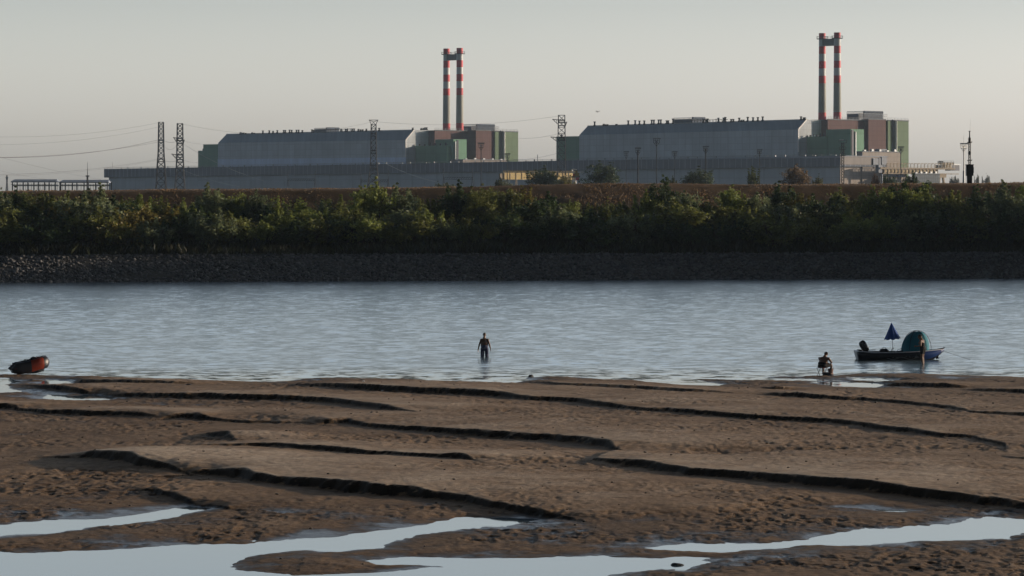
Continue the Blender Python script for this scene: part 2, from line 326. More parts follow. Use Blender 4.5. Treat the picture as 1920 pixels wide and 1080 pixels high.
def sand_height(X, Y):
    sh = X.shape; P = np.stack([X.ravel(), Y.ravel()], -1)
    wob = (fbm(P[:, 0] / 1.6, P[:, 1] / 2.6, 4, 3) - .5)
    Pw = P + np.stack([wob * .5, (fbm(P[:, 0] / 1.1, P[:, 1] / 1.5, 4, 9) - .5) * 1.0], -1)
    shore = G2(SHORE); land = np.vstack([shore, [(60, 20), (-60, 20)]])
    d = -sdf(Pw, land)
    for pl in POOLS: d = np.minimum(d, sdf(Pw, G2(pl)))
    base = np.where(d > 0, .055 * (1 - np.exp(-d / .8)) + .10 * (1 - np.exp(-d / 6)), np.maximum(d * .12, -.4))
    near = np.clip((P[:, 1] - 60) / 60, 0, 1)
    base += (fbm(P[:, 0] / 9, P[:, 1] / 7, 3, 21) - .5) * .10 * np.clip(d / 3, 0, 1)
    hh = np.zeros(len(P))
    Pc = P + np.stack([wob * .3, (fbm(P[:, 0] / 2.2, P[:, 1] / 2.0, 5, 33, .6) - .5) * 1.2 + (fbm(P[:, 0] / .8, P[:, 1] / 1.0, 3, 37, .6) - .5) * .55 + (fbm(P[:, 0] / .4, P[:, 1] / .6, 2, 35) - .5) * .12], -1)
    for sc, L in zip(SCARPS, DECAY):
        g0 = np.array([ground(p[0], p[2], .1) for p in sc]); dx_ = np.gradient(g0[:, 0]); s_l = np.clip(-np.gradient(g0[:, 1]) / np.where(np.abs(dx_) < .05, .05, dx_), 0, 2.2)
        sh_ = 2.4 + 7.8 * s_l; tot = 1 + 9.06 / g0[:, 1] * (1.3 + sh_)          # face + the shadow it throws
        foot = np.array([ground(p[0], p[1] + (p[2] - p[1]) * (1 + 9.06 / q[1] * 1.3) / t_, .1) for p, q, t_ in zip(sc, g0, tot)])
        A = np.array([(p[2] - p[1]) * q[1] / F / t_ for p, q, t_ in zip(sc, g0, tot)]) * 1.5; A[0] *= .2; A[-1] *= (.45 if sc[-1][0] < 1900 else 1)
        if sc[0][0] < -10: A[0] /= .2
        best = np.full(len(P), 1e9); amp = np.zeros(len(P)); sgn = np.zeros(len(P)); over = np.zeros(len(P)); wsum = np.full(len(P), 1e-12)
        for i in range(len(foot) - 1):
            a, b = foot[i], foot[i + 1]; dd, t = seg_dist(Pc, a, b); tv = (b - a) / np.hypot(*(b - a))
            s_ = (Pc[:, 0] - a[0]) * -tv[1] + (Pc[:, 1] - a[1]) * tv[0]; al = (Pc - a) @ tv; ln = np.hypot(*(b - a)); ov = np.zeros(len(P))
            if i == 0: ov = np.maximum(-al, 0)
            if i == len(foot) - 2: ov = np.maximum(ov, al - ln)
            w_ = ln / (dd + .12) ** 3.5; amp += w_ * (A[i] + (A[i + 1] - A[i]) * t); wsum += w_
            m_ = dd < best; best[m_] = dd[m_]; sgn[m_] = s_[m_]; over[m_] = ov[m_]
        amp /= wsum
        # fade past both ends
        fade = np.exp(-(over / (.6 + 3 * amp)) ** 2)
        behind = np.where(sgn > 0, best, -best); run = np.maximum(amp * 1.3, .10)
        up = np.clip(behind / run, 0, 1); up = up * up * (3 - 2 * up)
        back = np.clip((behind - run) / L, 0, 1); prof = np.where(behind > run, 1 - back * back * (3 - 2 * back), up)
        hh = np.maximum(hh, amp * fade * prof) if False else hh + amp * fade * prof * (1 - .35 * np.clip(hh / .5, 0, 1))
    wet = np.clip(d / 2.5, 0, 1)
    base = base + hh * np.clip((d + .2) / .8, 0, 1)
    # ripples: strong on the low wet ground, faint on the raised flats
    low = np.clip(1.25 - (base - .1) / .28, .22, 1)
    patch = np.clip(fbm(P[:, 0] / 3.5, P[:, 1] / 3, 2, 41) * 1.8 - .35, 0.15, 1.2)
    rip = (fbm(P[:, 0] / .25, P[:, 1] / .46, 2, 51) - .5)
    rip2 = (fbm(P[:, 0] / .95, P[:, 1] / 1.1, 2, 57) - .5)
    base -= np.clip(fbm(P[:, 0] / .26, P[:, 1] / .50, 3, 91, .6) - .54, 0, 1) * .17 * low * patch * np.clip(d / .6, .1, 1)
    base += (rip * .070 + rip2 * .030) * low * patch * np.clip(d / .6, .45, 1)
    base += (fbm(P[:, 0] / .22, P[:, 1] / .35, 2, 71) - .5) * .016
    return base.reshape(sh)
def sand_mat():
    m, n, l, b = mat_new("river_sand")
    g = n.new("ShaderNodeNewGeometry"); sp = n.new("ShaderNodeSeparateXYZ"); l.new(g.outputs['Position'], sp.inputs[0])
    n1 = n.new("ShaderNodeTexNoise"); n1.inputs['Scale'].default_value = .35; n1.inputs['Detail'].default_value = 6; n1.inputs['Roughness'].default_value = .65; l.new(g.outputs['Position'], n1.inputs['Vector'])
    n2 = n.new("ShaderNodeTexNoise"); n2.inputs['Scale'].default_value = 8; n2.inputs['Detail'].default_value = 8; n2.inputs['Roughness'].default_value = .7; mpx = n.new('ShaderNodeMapping'); mpx.inputs['Scale'].default_value = (.42, 1, 1); l.new(g.outputs['Position'], mpx.inputs[0]); l.new(mpx.outputs[0], n2.inputs['Vector'])
    def mth(op, a, c):
        x = n.new("ShaderNodeMath"); x.operation = op
        for i, v in enumerate((a, c)):
            if isinstance(v, (int, float)): x.inputs[i].default_value = v
            else: l.new(v, x.inputs[i])
        return x.outputs[0]
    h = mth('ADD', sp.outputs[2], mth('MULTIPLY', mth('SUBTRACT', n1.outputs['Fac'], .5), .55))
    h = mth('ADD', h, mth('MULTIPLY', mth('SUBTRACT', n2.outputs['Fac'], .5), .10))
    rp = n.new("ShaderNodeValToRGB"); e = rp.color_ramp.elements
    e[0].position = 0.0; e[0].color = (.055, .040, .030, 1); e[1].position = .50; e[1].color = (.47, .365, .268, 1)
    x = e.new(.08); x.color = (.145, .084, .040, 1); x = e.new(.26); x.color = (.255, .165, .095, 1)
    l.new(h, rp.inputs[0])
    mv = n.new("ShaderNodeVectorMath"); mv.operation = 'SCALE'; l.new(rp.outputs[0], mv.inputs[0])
    sn = n.new("ShaderNodeSeparateXYZ"); l.new(g.outputs['True Normal'], sn.inputs[0]); st_ = n.new("ShaderNodeMapRange"); st_.inputs[1].default_value = .80; st_.inputs[2].default_value = .95; st_.inputs[3].default_value = .10; st_.inputs[4].default_value = 1.0; l.new(sn.outputs[2], st_.inputs[0])  # damp sand on the cut faces, plus their shade painted in by slope
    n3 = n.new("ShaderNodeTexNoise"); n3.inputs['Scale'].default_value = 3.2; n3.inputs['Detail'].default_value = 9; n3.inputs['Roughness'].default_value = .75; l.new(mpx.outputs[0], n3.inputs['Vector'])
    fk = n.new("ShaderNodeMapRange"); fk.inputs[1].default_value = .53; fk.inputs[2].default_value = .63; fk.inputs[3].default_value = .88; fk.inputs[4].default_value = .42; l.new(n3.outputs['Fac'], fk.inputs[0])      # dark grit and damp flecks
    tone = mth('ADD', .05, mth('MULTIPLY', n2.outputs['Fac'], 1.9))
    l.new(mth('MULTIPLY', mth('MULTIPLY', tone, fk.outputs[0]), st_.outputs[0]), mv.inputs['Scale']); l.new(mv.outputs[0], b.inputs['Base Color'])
    ro = n.new("ShaderNodeMapRange"); ro.inputs[1].default_value = -.02; ro.inputs[2].default_value = .06; ro.inputs[3].default_value = .38; ro.inputs[4].default_value = .95; l.new(h, ro.inputs[0]); l.new(ro.outputs[0], b.inputs['Roughness'])
    b.inputs['Specular IOR Level'].default_value = .2
    bp = n.new("ShaderNodeBump"); bp.inputs['Strength'].default_value = .8; bp.inputs['Distance'].default_value = .05; l.new(n2.outputs['Fac'], bp.inputs['Height']); l.new(bp.outputs[0], b.inputs['Normal'])
    return m
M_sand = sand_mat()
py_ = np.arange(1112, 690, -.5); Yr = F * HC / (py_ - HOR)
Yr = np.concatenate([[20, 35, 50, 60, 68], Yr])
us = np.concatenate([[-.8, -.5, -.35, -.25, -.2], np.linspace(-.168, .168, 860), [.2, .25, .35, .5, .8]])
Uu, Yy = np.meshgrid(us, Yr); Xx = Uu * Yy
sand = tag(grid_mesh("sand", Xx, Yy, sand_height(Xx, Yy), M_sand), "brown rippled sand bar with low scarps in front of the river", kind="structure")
def zs(x, y): return float(sand_height(np.array([[x]]), np.array([[y]]))[0, 0])

# ------------------------------------------------------------------ FAR BANK and the plain behind it (one sheet)
BK = .153; BC = 1 / math.hypot(1, BK)
def bank_t(X, Y): return (Y - 331.7 - BK * X) * BC
PROF = np.array([(-12,-2.5),(-1,-.3),(0,0),(8,2.45),(10,2.75),(25,4.5),(36,5.1),(38.5,5.5),(47.0,9.55),(48.2,9.75),(52,9.8),(56,9.4),(66,8.3),(200,8.0),(5000,8.0)])
def bank_z(X, Y):
    t = bank_t(X, Y); z = np.interp(t, PROF[:, 0], PROF[:, 1])
    mid = np.exp(-((X - 12) / 17) ** 2)          # broader, gentler dike face in the middle
    t2 = np.clip((t - 31) / 17, 0, 1); z = np.where((t > 31) & (t < 48), z * (1 - mid) + mid * np.maximum(z, 4.9 + 5.3 * t2 ** .85), z)
    z = z + np.where((t > 30) & (t < 70), .0085 * np.clip(X, -200, 200) * np.clip((t - 30) / 15, 0, 1) * np.clip((80 - t) / 20, 0, 1), 0)
    return z
tt = np.concatenate([[-12, -4, -1], np.arange(0, 60, .45), [62, 66, 75, 90, 130, 200, 400, 900, 1600, 2600, 4200]])
xx = np.concatenate([[-3400, -1500, -700, -300, -150, -100], np.arange(-76, 77, .5), [100, 150, 300, 700, 1500, 3400]])
Xb, Tb = np.meshgrid(xx, tt); Yb = 331.7 + BK * np.clip(Xb, -300, 300) + Tb / BC
Zb = bank_z(np.clip(Xb, -300, 300), Yb - 0 * Xb)
Zb += np.where((Tb > .5) & (Tb < 60), ((fbm(Xb / 2.2, Yb / 2.2, 4, 5) - .5) * .35 + (fbm(Xb / .8, Yb / .8, 3, 6) - .5) * .14) * np.where(Tb > 44, .35, 1), 0)
def bank_mat():
    m, n, l, b = mat_new("dry_grass_bank")
    g = n.new("ShaderNodeNewGeometry"); sp = n.new("ShaderNodeSeparateXYZ"); l.new(g.outputs['Position'], sp.inputs[0])
    nz = n.new("ShaderNodeTexNoise"); nz.inputs['Scale'].default_value = .5; nz.inputs['Detail'].default_value = 8; nz.inputs['Roughness'].default_value = .7; l.new(g.outputs['Position'], nz.inputs['Vector'])
    zz = n.new("ShaderNodeMath"); zz.operation = 'MULTIPLY_ADD'; l.new(nz.outputs['Fac'], zz.inputs[0]); zz.inputs[1].default_value = 2.0; l.new(sp.outputs[2], zz.inputs[2])
    mr = n.new("ShaderNodeMapRange"); mr.inputs[1].default_value = 2; mr.inputs[2].default_value = 12; l.new(zz.outputs[0], mr.inputs[0])
    rp = n.new("ShaderNodeValToRGB"); e = rp.color_ramp.elements; e[0].position = .12; e[0].color = (.09, .085, .078, 1); e[1].position = .98; e[1].color = (.26, .155, .085, 1)
    x = e.new(.22); x.color = (.045, .05, .025, 1); x = e.new(.5); x.color = (.06, .06, .03, 1); x = e.new(.72); x.color = (.09, .066, .043, 1); x = e.new(.9); x.color = (.15, .10, .06, 1)
    l.new(mr.outputs[0], rp.inputs[0]); l.new(rp.outputs[0], b.inputs['Base Color']); b.inputs['Roughness'].default_value = .95; b.inputs['Specular IOR Level'].default_value = .1
    bp = n.new("ShaderNodeBump"); bp.inputs['Strength'].default_value = .6; bp.inputs['Distance'].default_value = .15; l.new(nz.outputs['Fac'], bp.inputs['Height']); l.new(bp.outputs[0], b.inputs['Normal'])
    return m
tag(grid_mesh("ground", Xb, Yb, Zb, bank_mat()), "far river bank rising to a grassy dike with the plain behind", kind="structure")
def bz(x, t): return float(bank_z(np.array(x), np.array(331.7 + BK * x + t / BC)))
def bpos(px, t):
    Y = (331.7 + t / BC) / (1 - BK * U(px)); return U(px) * Y, Y
# riprap stones (countless)
ico_v = []
ph = (1 + 5 ** .5) / 2
for a, b in ((-1, ph), (1, ph), (-1, -ph), (1, -ph)): ico_v.append((a, b, 0))
for a, b in ((-1, ph), (1, ph), (-1, -ph), (1, -ph)): ico_v.append((0, a, b))
for a, b in ((ph, -1), (ph, 1), (-ph, -1), (-ph, 1)): ico_v.append((a, 0, b))
ico_v = np.array(ico_v) / math.hypot(1, ph)
ico_f = np.array([(0,11,5),(0,5,1),(0,1,7),(0,7,10),(0,10,11),(1,5,9),(5,11,4),(11,10,2),(10,7,6),(7,1,8),(3,9,4),(3,4,2),(3,2,6),(3,6,8),(3,8,9),(4,9,5),(2,4,11),(6,2,10),(8,6,7),(9,8,1)])
NS = 26000
sx = nr.uniform(-64, 64, NS); st = nr.uniform(-.4, 8.8, NS); sy = 331.7 + BK * sx + st / BC; sz = bank_z(sx, sy)
sr = np.clip(nr.lognormal(-2.05, .36, NS), .07, .32)
rot = nr.uniform(0, 6.28, NS); el = nr.uniform(.6, 1.3, (NS, 3)); jit = 1 + nr.uniform(-.28, .28, (NS, 12, 1))
V = ico_v[None] * jit * (sr[:, None] * el)[:, None, :]
c_, s_ = np.cos(rot)[:, None], np.sin(rot)[:, None]
V = np.stack([V[..., 0] * c_ - V[..., 1] * s_, V[..., 0] * s_ + V[..., 1] * c_, V[..., 2] * .75], -1) + np.stack([sx, sy, sz + sr * .15], -1)[:, None]
me = bpy.data.meshes.new("riprap"); raw_mesh(me, V.reshape(-1, 3), (ico_f[None] + 12 * np.arange(NS)[:, None, None]).reshape(-1, 3))
def stone_mat():
    m, n, l, b = mat_new("riprap_stone"); g = n.new("ShaderNodeNewGeometry")
    rp = n.new("ShaderNodeValToRGB"); e = rp.color_ramp.elements; e[0].color = (.04, .042, .045, 1); e[1].color = (.15, .15, .15, 1); l.new(g.outputs['Random Per Island'], rp.inputs[0])
    l.new(rp.outputs[0], b.inputs['Base Color']); b.inputs['Roughness'].default_value = .9; return m
me.materials.append(stone_mat()); ro_ = bpy.data.objects.new("riprap_stones", me); COL.objects.link(ro_)
tag(ro_, "grey riprap stones piled along the far waterline", "stones", kind="stuff")
# ground cover: weeds and grass blades on the bank
def blades(name, N, X, T, hmin, hmax, wd, colr, label, zoff=0):
    x = nr.uniform(X[0], X[1], N); t = nr.uniform(T[0], T[1], N); y = 331.7 + BK * x + t / BC; z = bank_z(x, y) - .08 + zoff
    h = nr.uniform(hmin, hmax, N) * (.5 + vnoise(x / 2.5, y / 2.5, 8)); a = nr.uniform(0, 6.28, N); w_ = nr.uniform(.5, 1, N) * wd
    lean = nr.normal(0, .35, (N, 2)) * h[:, None]
    p = np.stack([x, y, z], -1); dx = np.stack([np.cos(a) * w_, np.sin(a) * w_, np.zeros(N)], -1); top = p + np.stack([lean[:, 0], lean[:, 1], h], -1); midp = p + np.stack([lean[:, 0] * .3, lean[:, 1] * .3, h * .55], -1)
    V = np.stack([p - dx * .5, p + dx * .5, midp + dx, top, midp - dx], 1).reshape(-1, 3)
    me = bpy.data.meshes.new(name); raw_mesh(me, V, np.arange(5 * N).reshape(-1, 5)); me.materials.append(M_leaf)
    o = bpy.data.objects.new(name, me); COL.objects.link(o); o.color = colr + (1,); tag(o, label, "weeds", kind="stuff"); return o
blades("bank_weeds", 52000, (-66, 66), (8.3, 37), .35, 1.15, .10, (.030, .036, .018), "dark weeds and undergrowth covering the far bank slope")
blades("dike_grass", 26000, (-70, 70), (37, 53), .08, .22, .07, (.20, .13, .07), "dry brown grass on the dike crest and slope")

# ------------------------------------------------------------------ TREES AND BUSHES
def crown_mesh(name, seed, W, Hh, n_clump, leaf, per, shoots=0, style='round', low=.0):
    r = np.random.RandomState(seed); pts = []
    # clump centres spread through an uneven crown volume
    cl = []
    lobes = [(r.uniform(-.33, .33) * W, r.uniform(-.3, .3) * W, r.uniform(.3, .78) * Hh, r.uniform(.2, .38) * W, r.uniform(.2, .3) * Hh) for _ in range(6)]
    while len(cl) < n_clump:
        L = lobes[r.randint(len(lobes))]; v = r.normal(size=3); v /= np.linalg.norm(v); q = r.uniform(.35, 1.0) ** .5
        c = np.array([L[0] + v[0] * L[3] * q, L[1] + v[1] * L[3] * q, L[2] + v[2] * L[4] * q])
        if c[2] > low * Hh: cl.append((c, r.uniform(.055, .13) * W * .55))
    for i in range(shoots):
        a = r.uniform(0, 6.28); rad = r.uniform(0, .38) * W; x0, y0 = math.cos(a) * rad, math.sin(a) * rad
        top = Hh * (1.12 - .5 * rad / W) * r.uniform(.85, 1.08)
        for k_ in range(7):
            f = k_ / 6; cl.append((np.array([x0 * (1 + .25 * f), y0 * (1 + .25 * f), Hh * .5 + (top - Hh * .5) * f]), .05 * W * (1.25 - f)))
    C = np.array([c for c, _ in cl]); S = np.array([s for _, s in cl]); n = len(cl)
    P = (C[:, None] + r.normal(size=(n, per, 3)) * S[:, None, None] * np.array([1, 1, .8])).reshape(-1, 3)
    P = P[P[:, 2] > .05]; N = len(P)
    d = r.normal(size=(N, 3)); d /= np.linalg.norm(d, axis=1)[:, None]; e = np.cross(d, r.normal(size=(N, 3))); e /= np.linalg.norm(e, axis=1)[:, None]
    s = leaf * r.uniform(.6, 1.35, N)[:, None]
    V = np.stack([P - d * s, P - e * s * .42, P + d * s, P + e * s * .42], 1).reshape(-1, 3)
    me = bpy.data.meshes.new(name); raw_mesh(me, V, np.arange(4 * N).reshape(-1, 4)); me.materials.append(M_leaf); return me
def trunk_mesh(name, seed, W, Hh, stems=3, r0=.09):
    r = random.Random(seed); mb = MB()
    for s_ in range(stems):
        a = r.uniform(0, 6.28); x, y = .04 * W * math.cos(a), .04 * W * math.sin(a); pts = [(x, y, -.3)]
        for k_ in range(1, 6):
            f = k_ / 5; pts.append((x + math.cos(a) * W * .24 * f + r.uniform(-.05, .05) * W, y + math.sin(a) * W * .24 * f + r.uniform(-.05, .05) * W, Hh * .8 * f))
        mb.poly(pts, r0, 6, .25)
        for k_ in range(5):
            p = Vector(pts[r.randint(2, 4)]); b = r.uniform(0, 6.28); q = p + Vector((math.cos(b) * W * .2, math.sin(b) * W * .2, Hh * .14)); mb.poly([p, (p + q) / 2 + Vector((0, 0, .1)), q], r0 * .35, 4, .3)
    me = bpy.data.meshes.new(name); me.from_pydata(mb.v, [], mb.f); me.materials.append(M_bark); return me
# unit variants: width 1 / height 1 scaled later would distort leaves, so they are built at real size classes
VAR = []
for i in range(5): VAR.append(('bush', 4.2, 3.4, crown_mesh("crown", 100 + i, 4.2, 3.4, 95, .15, 30, 6), trunk_mesh("trunk", i, 4.2, 3.4)))
for i in range(4): VAR.append(('tree', 4.6, 5.6, crown_mesh("crown", 200 + i, 4.6, 5.6, 130, .16, 32, 8, low=.12), trunk_mesh("trunk", 20 + i, 4.6, 5.6, 2, .12)))
for i in range(3): VAR.append(('shoot', 2.6, 4.6, crown_mesh("crown", 300 + i, 2.6, 4.6, 45, .14, 26, 10), trunk_mesh("trunk", 40 + i, 2.6, 4.6, 3, .05)))
for i in range(3): VAR.append(('low', 3.6, 1.9, crown_mesh("crown", 400 + i, 3.6, 1.9, 70, .13, 28, 4), trunk_mesh("trunk", 60 + i, 3.6, 1.9, 4, .04)))
LM = [(0, "the photo's left edge"), (40, "the first shed's left end"), (90, "the first shed's right end"), (125, "the second shed's left end"), (164, 'the thin mast by the sheds'), (205, "the long hall's left end"), (255, "the long hall's bare left roof"), (302, 'the leftmost pylon'), (338, 'the second pylon'), (378, 'the left stepped green annex'), (425, "the left main hall's left gable"), (470, "the left hall's first roof stretch"), (515, "the left hall's short vents"), (557, "the left hall's wide vent"), (605, "the left hall's roof cooler"), (650, 'vents right of the left cooler'), (701, 'the forked pylon'), (745, "the left hall's plain roof end"), (790, "the left plant's low green block"), (836, "the left pair's left chimney"), (865, "the left pair's right chimney"), (905, "the left reactor block's cooler"), (950, "the left plant's pale green end"), (990, 'the yellow crane beam'), (1025, 'the round dark tree'), (1055, 'the pylon between the plants'), (1090, 'the small crane head'), (1130, 'the big dark tree'), (1174, 'the shortest floodlight mast'), (1200, 'the thick floodlight mast'), (1231, 'the tallest floodlight mast'), (1265, 'the thin floodlight mast'), (1310, 'the rounded pale bush'), (1350, "the right hall's middle vents"), (1385, 'the gap before the sapling'), (1424, 'the sparse sapling'), (1465, "the reddish shrub's left side"), (1505, "the reddish shrub's right side"), (1545, "the right pair's left chimney"), (1580, 'the lattice floodlight mast'), (1620, "the right plant's sunlit green face"), (1660, "the right plant's green-brown seam"), (1695, "the right plant's pale green end"), (1740, "the gantry crane's middle"), (1785, "the gantry crane's cabin"), (1818, 'the black gauge mast'), (1855, 'the far grey treeline'), (1895, 'the empty sky at right'), (1925, "the photo's right edge")]
used_lab = set()
def where(px, row):
    for c in sorted(LM, key=lambda a: abs(a[0] - px))[:14]:
        for rel in (["under"] if abs(c[0] - px) < 12 else []) + (["left below"] if px < c[0] else ["right below"]):
            if (row, rel, c[1]) not in used_lab: used_lab.add((row, rel, c[1])); return f"{rel} {c[1]}"
def plant(kind, x, y, z, h, wscale, col, name, label, cat, group, flat=1.0, variant=None):
    cands = [v for v in VAR if v[0] == kind]; v = cands[variant if variant is not None else rnd.randrange(len(cands))]
    o = thing(name, label, cat, (x, y, z), group); s = h / v[2]; sw = s * wscale
    o.rotation_euler.z = rnd.uniform(0, 6.28); o.scale = (sw, sw * flat, s)
    for nm, me_ in (("crown", v[3]), ("trunk", v[4])):
        c = bpy.data.objects.new(nm, me_); COL.objects.link(c); c.parent = o; c.color = tuple(col) + (1,)
    return o
COLS = {'dark green': (.048, .075, .028), 'olive green': (.145, .16, .045), 'bright green': (.20, .235, .06), 'silvery green': (.16, .19, .095), 'yellowing': (.20, .17, .045), 'rusty': (.19, .12, .04)}
SKY = [(-40,362),(0,360),(30,357),(62,358),(110,361),(150,371),(190,351),(228,374),(262,369),(300,371),(340,377),(388,351),(430,359),(478,361),(520,371),(560,374),(600,379),(640,371),(676,354),(706,342),(742,351),(780,371),(826,369),(862,346),(902,351),(942,349),(982,353),(1028,366),(1068,378),(1102,384),(1135,374),(1172,381),(1212,362),(1246,337),(1282,364),(1326,371),(1376,352),(1420,367),(1458,347),(1500,367),(1540,366),(1584,358),(1636,355),(1680,350),(1706,336),(1734,351),(1780,362),(1830,353),(1880,346),(1925,342),(1975,345),(2030,350)]
YEL = {62: 'olive green', 110: 'olive green', 150: 'yellowing', 228: 'olive green', 340: 'bright green', 388: 'silvery green', 430: 'bright green', 676: 'bright green', 706: 'bright green', 742: 'silvery green', 862: 'dark green', 902: 'olive green', 942: 'olive green', 982: 'yellowing', 1028: 'dark green', 1246: 'dark green', 1458: 'dark green', 1376: 'bright green', 1500: 'yellowing', 1584: 'olive green', 1636: 'bright green', 1706: 'dark green'}
size_word = lambda h: "tall" if h > 5 else ("mid-height" if h > 3.2 else "low")
for px, ty in SKY:
    t = rnd.uniform(24, 33); x, y = bpos(px, t); z = bz(x, t) - .1; h = (HC - (ty - HOR) * y / F - z) / 1.08
    cn = YEL.get(px) or rnd.choice(['dark green', 'olive green', 'olive green', 'bright green', 'silvery green'])
    kind = 'tree' if h > 4.3 else rnd.choice(['bush', 'bush', 'shoot'] if h > 3 else ['bush'])
    wd = rnd.uniform(.85, 1.25) * (1.25 if kind == 'shoot' else 1)
    big = kind == 'tree'
    plant(kind, x, y, z, h, wd, COLS[cn], "tree" if big else "bush", f"{size_word(h)} {cn} {'tree' if big else 'bush'} of the top row, {where(px, 0)}", "tree" if big else "bush", "trees and bushes in the top row of the bank thicket")
for row, (n_, t0, t1, y0, y1) in enumerate(((44, 18, 24, 382, 402), (40, 12, 17, 398, 424))):
    for i in range(n_):
        px = -50 + (i + .5) * 2040 / n_ + rnd.uniform(-12, 12); t = rnd.uniform(t0, t1); x, y = bpos(px, t); z = bz(x, t) - .1
        ty = rnd.uniform(y0, y1) + (6 if 560 < px < 900 else 0) - (8 if px < 350 else 0); h = max(1.1, (HC - (ty - HOR) * y / F - z) / 1.05)
        cn = rnd.choice(['dark green', 'dark green', 'olive green', 'olive green', 'bright green', 'silvery green', 'yellowing' if px < 520 else 'olive green'])
        plant('bush' if h > 2.3 else 'low', x, y, z, h, rnd.uniform(.95, 1.35) * (1.0 if h < 2.3 else 1.15), COLS[cn], "bush", f"{cn} bush in the {['middle', 'lowest'][row]} row, {where(px, row + 1)}", "bush", f"bushes in the {['middle', 'lowest'][row]} row of the bank thicket")
for i in range(20):      # unseen trees added on the bank past the right edge to shade the stones
    px = 2075 + (i % 20) * 46; t = rnd.uniform(12, 26); x, y = bpos(px, t); z = bz(x, t) - .1
    plant('tree', x, y, z, rnd.uniform(5.5, 7.5), 1.15, COLS['dark green'], "tree", "tall dark added shade tree standing unseen beyond the photo's right edge", "tree", "added shade trees beyond the right edge")
for i in range(30):      # tall unseen grove added farther right, its height set to shade the stones
    x = 62 + 2.3 * i + rnd.uniform(-1, 1); t = rnd.uniform(2.5, 21); y = 331.7 + BK * x + t / BC; z = bz(x, t) - .2
    plant('tree', x, y, z, rnd.uniform(14, 19), .62, COLS['dark green'], "tree", "very tall added poplar in the unseen shade grove beyond the photo's right edge", "tree", "added shade grove beyond the right edge")
# trees standing on the plain behind the dike
for px, ty, wpx, Y, kind, col, lab in (
  (1022, 317, 84, 900, 'tree', (.06, .085, .04), "round dark green tree in front of the yellow crane beam"),
  (1060, 331, 40, 880, 'bush', (.14, .13, .04), "small yellow green bush between the round tree and the crane head"),
  (1127, 307, 72, 900, 'tree', (.05, .075, .04), "big dark green tree behind the dike right of the crane head"),
  (1310, 318, 74, 900, 'tree', (.075, .10, .05), "rounded pale green tree behind the dike below the right hall"),
  (1262, 334, 36, 880, 'bush', (.08, .10, .045), "small pale bush tucked beside the rounded pale tree"),
  (1412, 316, 36, 820, 'shoot', (.11, .13, .05), "sparse upright sapling before the long low hall"),
  (1496, 313, 66, 820, 'tree', (.16, .11, .06), "reddish shrub with loose branches before the low hall corner"),
  (1533, 330, 26, 820, 'shoot', (.11, .12, .06), "thin pale sapling right of the reddish shrub"),
  (1640, 330, 16, 800, 'low', (.12, .06, .03), "small rusty bush under the beige end wall"),
  (1665, 328, 28, 800, 'bush', (.04, .07, .03), "small dark green bush under the beige end wall"),
  (1712, 326, 40, 760, 'bush', (.05, .08, .03), "dark bush standing under the gantry crane"),
  (940, 339, 50, 880, 'low', (.09, .10, .05), "flat grey green shrub behind the dike left of the yellow beam"),
  (835, 343, 44, 880, 'low', (.08, .10, .05), "flat shrub on the plain below the left chimney pair")):
    z = 8.0; h = (HC - (ty - HOR) * Y / F - z) / 1.05; v = [v_ for v_ in VAR if v_[0] == kind][0]
    W = wpx * Y / F; plant(kind, U(px) * Y, Y, z, h, W / (v[1] * h / v[2]) * .95, col, "tree", lab, "tree" if kind in ('tree', 'shoot') else "bush", None)
#PART2
# ------------------------------------------------------------------ POWER STATION (plant frame: a along the facades, b back into the plant)
def PF(px, b):
    u = U(px); return (u * (O0.y + b * E2.y) - O0.x - b * E2.x) / (E1.x - u * E1.y)
def AX(px, a):
    u = U(px); return (u * (O0.y + a * E1.y) - O0.x - a * E1.x) / (E2.x - u * E2.y)
def W2(a, b): p = O0 + E1 * a + E2 * b; return (p.x, p.y)
def zat(py, a, b): return HC - (py - HOR) * W2(a, b)[1] / F
def blk(mb, a0, a1, b0, b1, z0, z1, zb=7.0):   # z0,z1: roof level at a0 and a1
    return mb.prism([W2(a0, b0), W2(a1, b0), W2(a1, b1), W2(a0, b1)], [z0, z1, z1, z0], zb)
def wbox(mb, c, da, db, z0, z1):
    a, b = c; return mb.prism([W2(a - da, b - db), W2(a + da, b - db), W2(a + da, b + db), W2(a - da, b + db)], z1, z0)
def rail(mb, p, q, h=1.2, step=3.0, r=.05):
    p = Vector(p); q = Vector(q); n = max(1, int((q - p).length / step)); up = Vector((0, 0, h))
    for i in range(n + 1): c = p.lerp(q, i / n); mb.bar(c, c + up, r)
    mb.bar(p + up, q + up, r); mb.bar(p + up * .5, q + up * .5, r)
def P3(a, b, z): x, y = W2(a, b); return Vector((x, y, z))
def lin(x, a, b): return a[1] + (b[1] - a[1]) * (x - a[0]) / (b[0] - a[0])

# --- the long low hall
aL = PF(195, 0); aR = 0.0
zl, zr = zat(317, aL, 0), zat(291.5, aR, 0); zbl, zbr = zat(333, aL, 0), zat(312.2, aR, 0); bE = AX(1665, 0.0)
low = thing("long_hall", "very long low hall with a ribbed dark upper band in front of both reactor plants", "building", (*W2(aL / 2, 0), 8.0))
m = MB(); blk(m, aL + 3, aR - 2.2, 2.2, bE - 8, zbl + .6, zbr + .6); m.build("wall", M_low, low)
m = MB(); m.prism([W2(aL, 0), W2(aR, 0), W2(aR, bE), W2(aL, bE)], [zl, zr, zr, zl], [zbl, zbr, zbr, zbl]); m.build("upper_band", M_band, low)
m = MB(); m.prism([W2(aR + .05, .1), W2(aR + .35, .1), W2(aR + .35, bE - .1), W2(aR + .05, bE - .1)], zr - .4, zbr + 1.2); m.build("end_cladding", M_band2, low)
b2 = AX(1648, aR - 2.2)
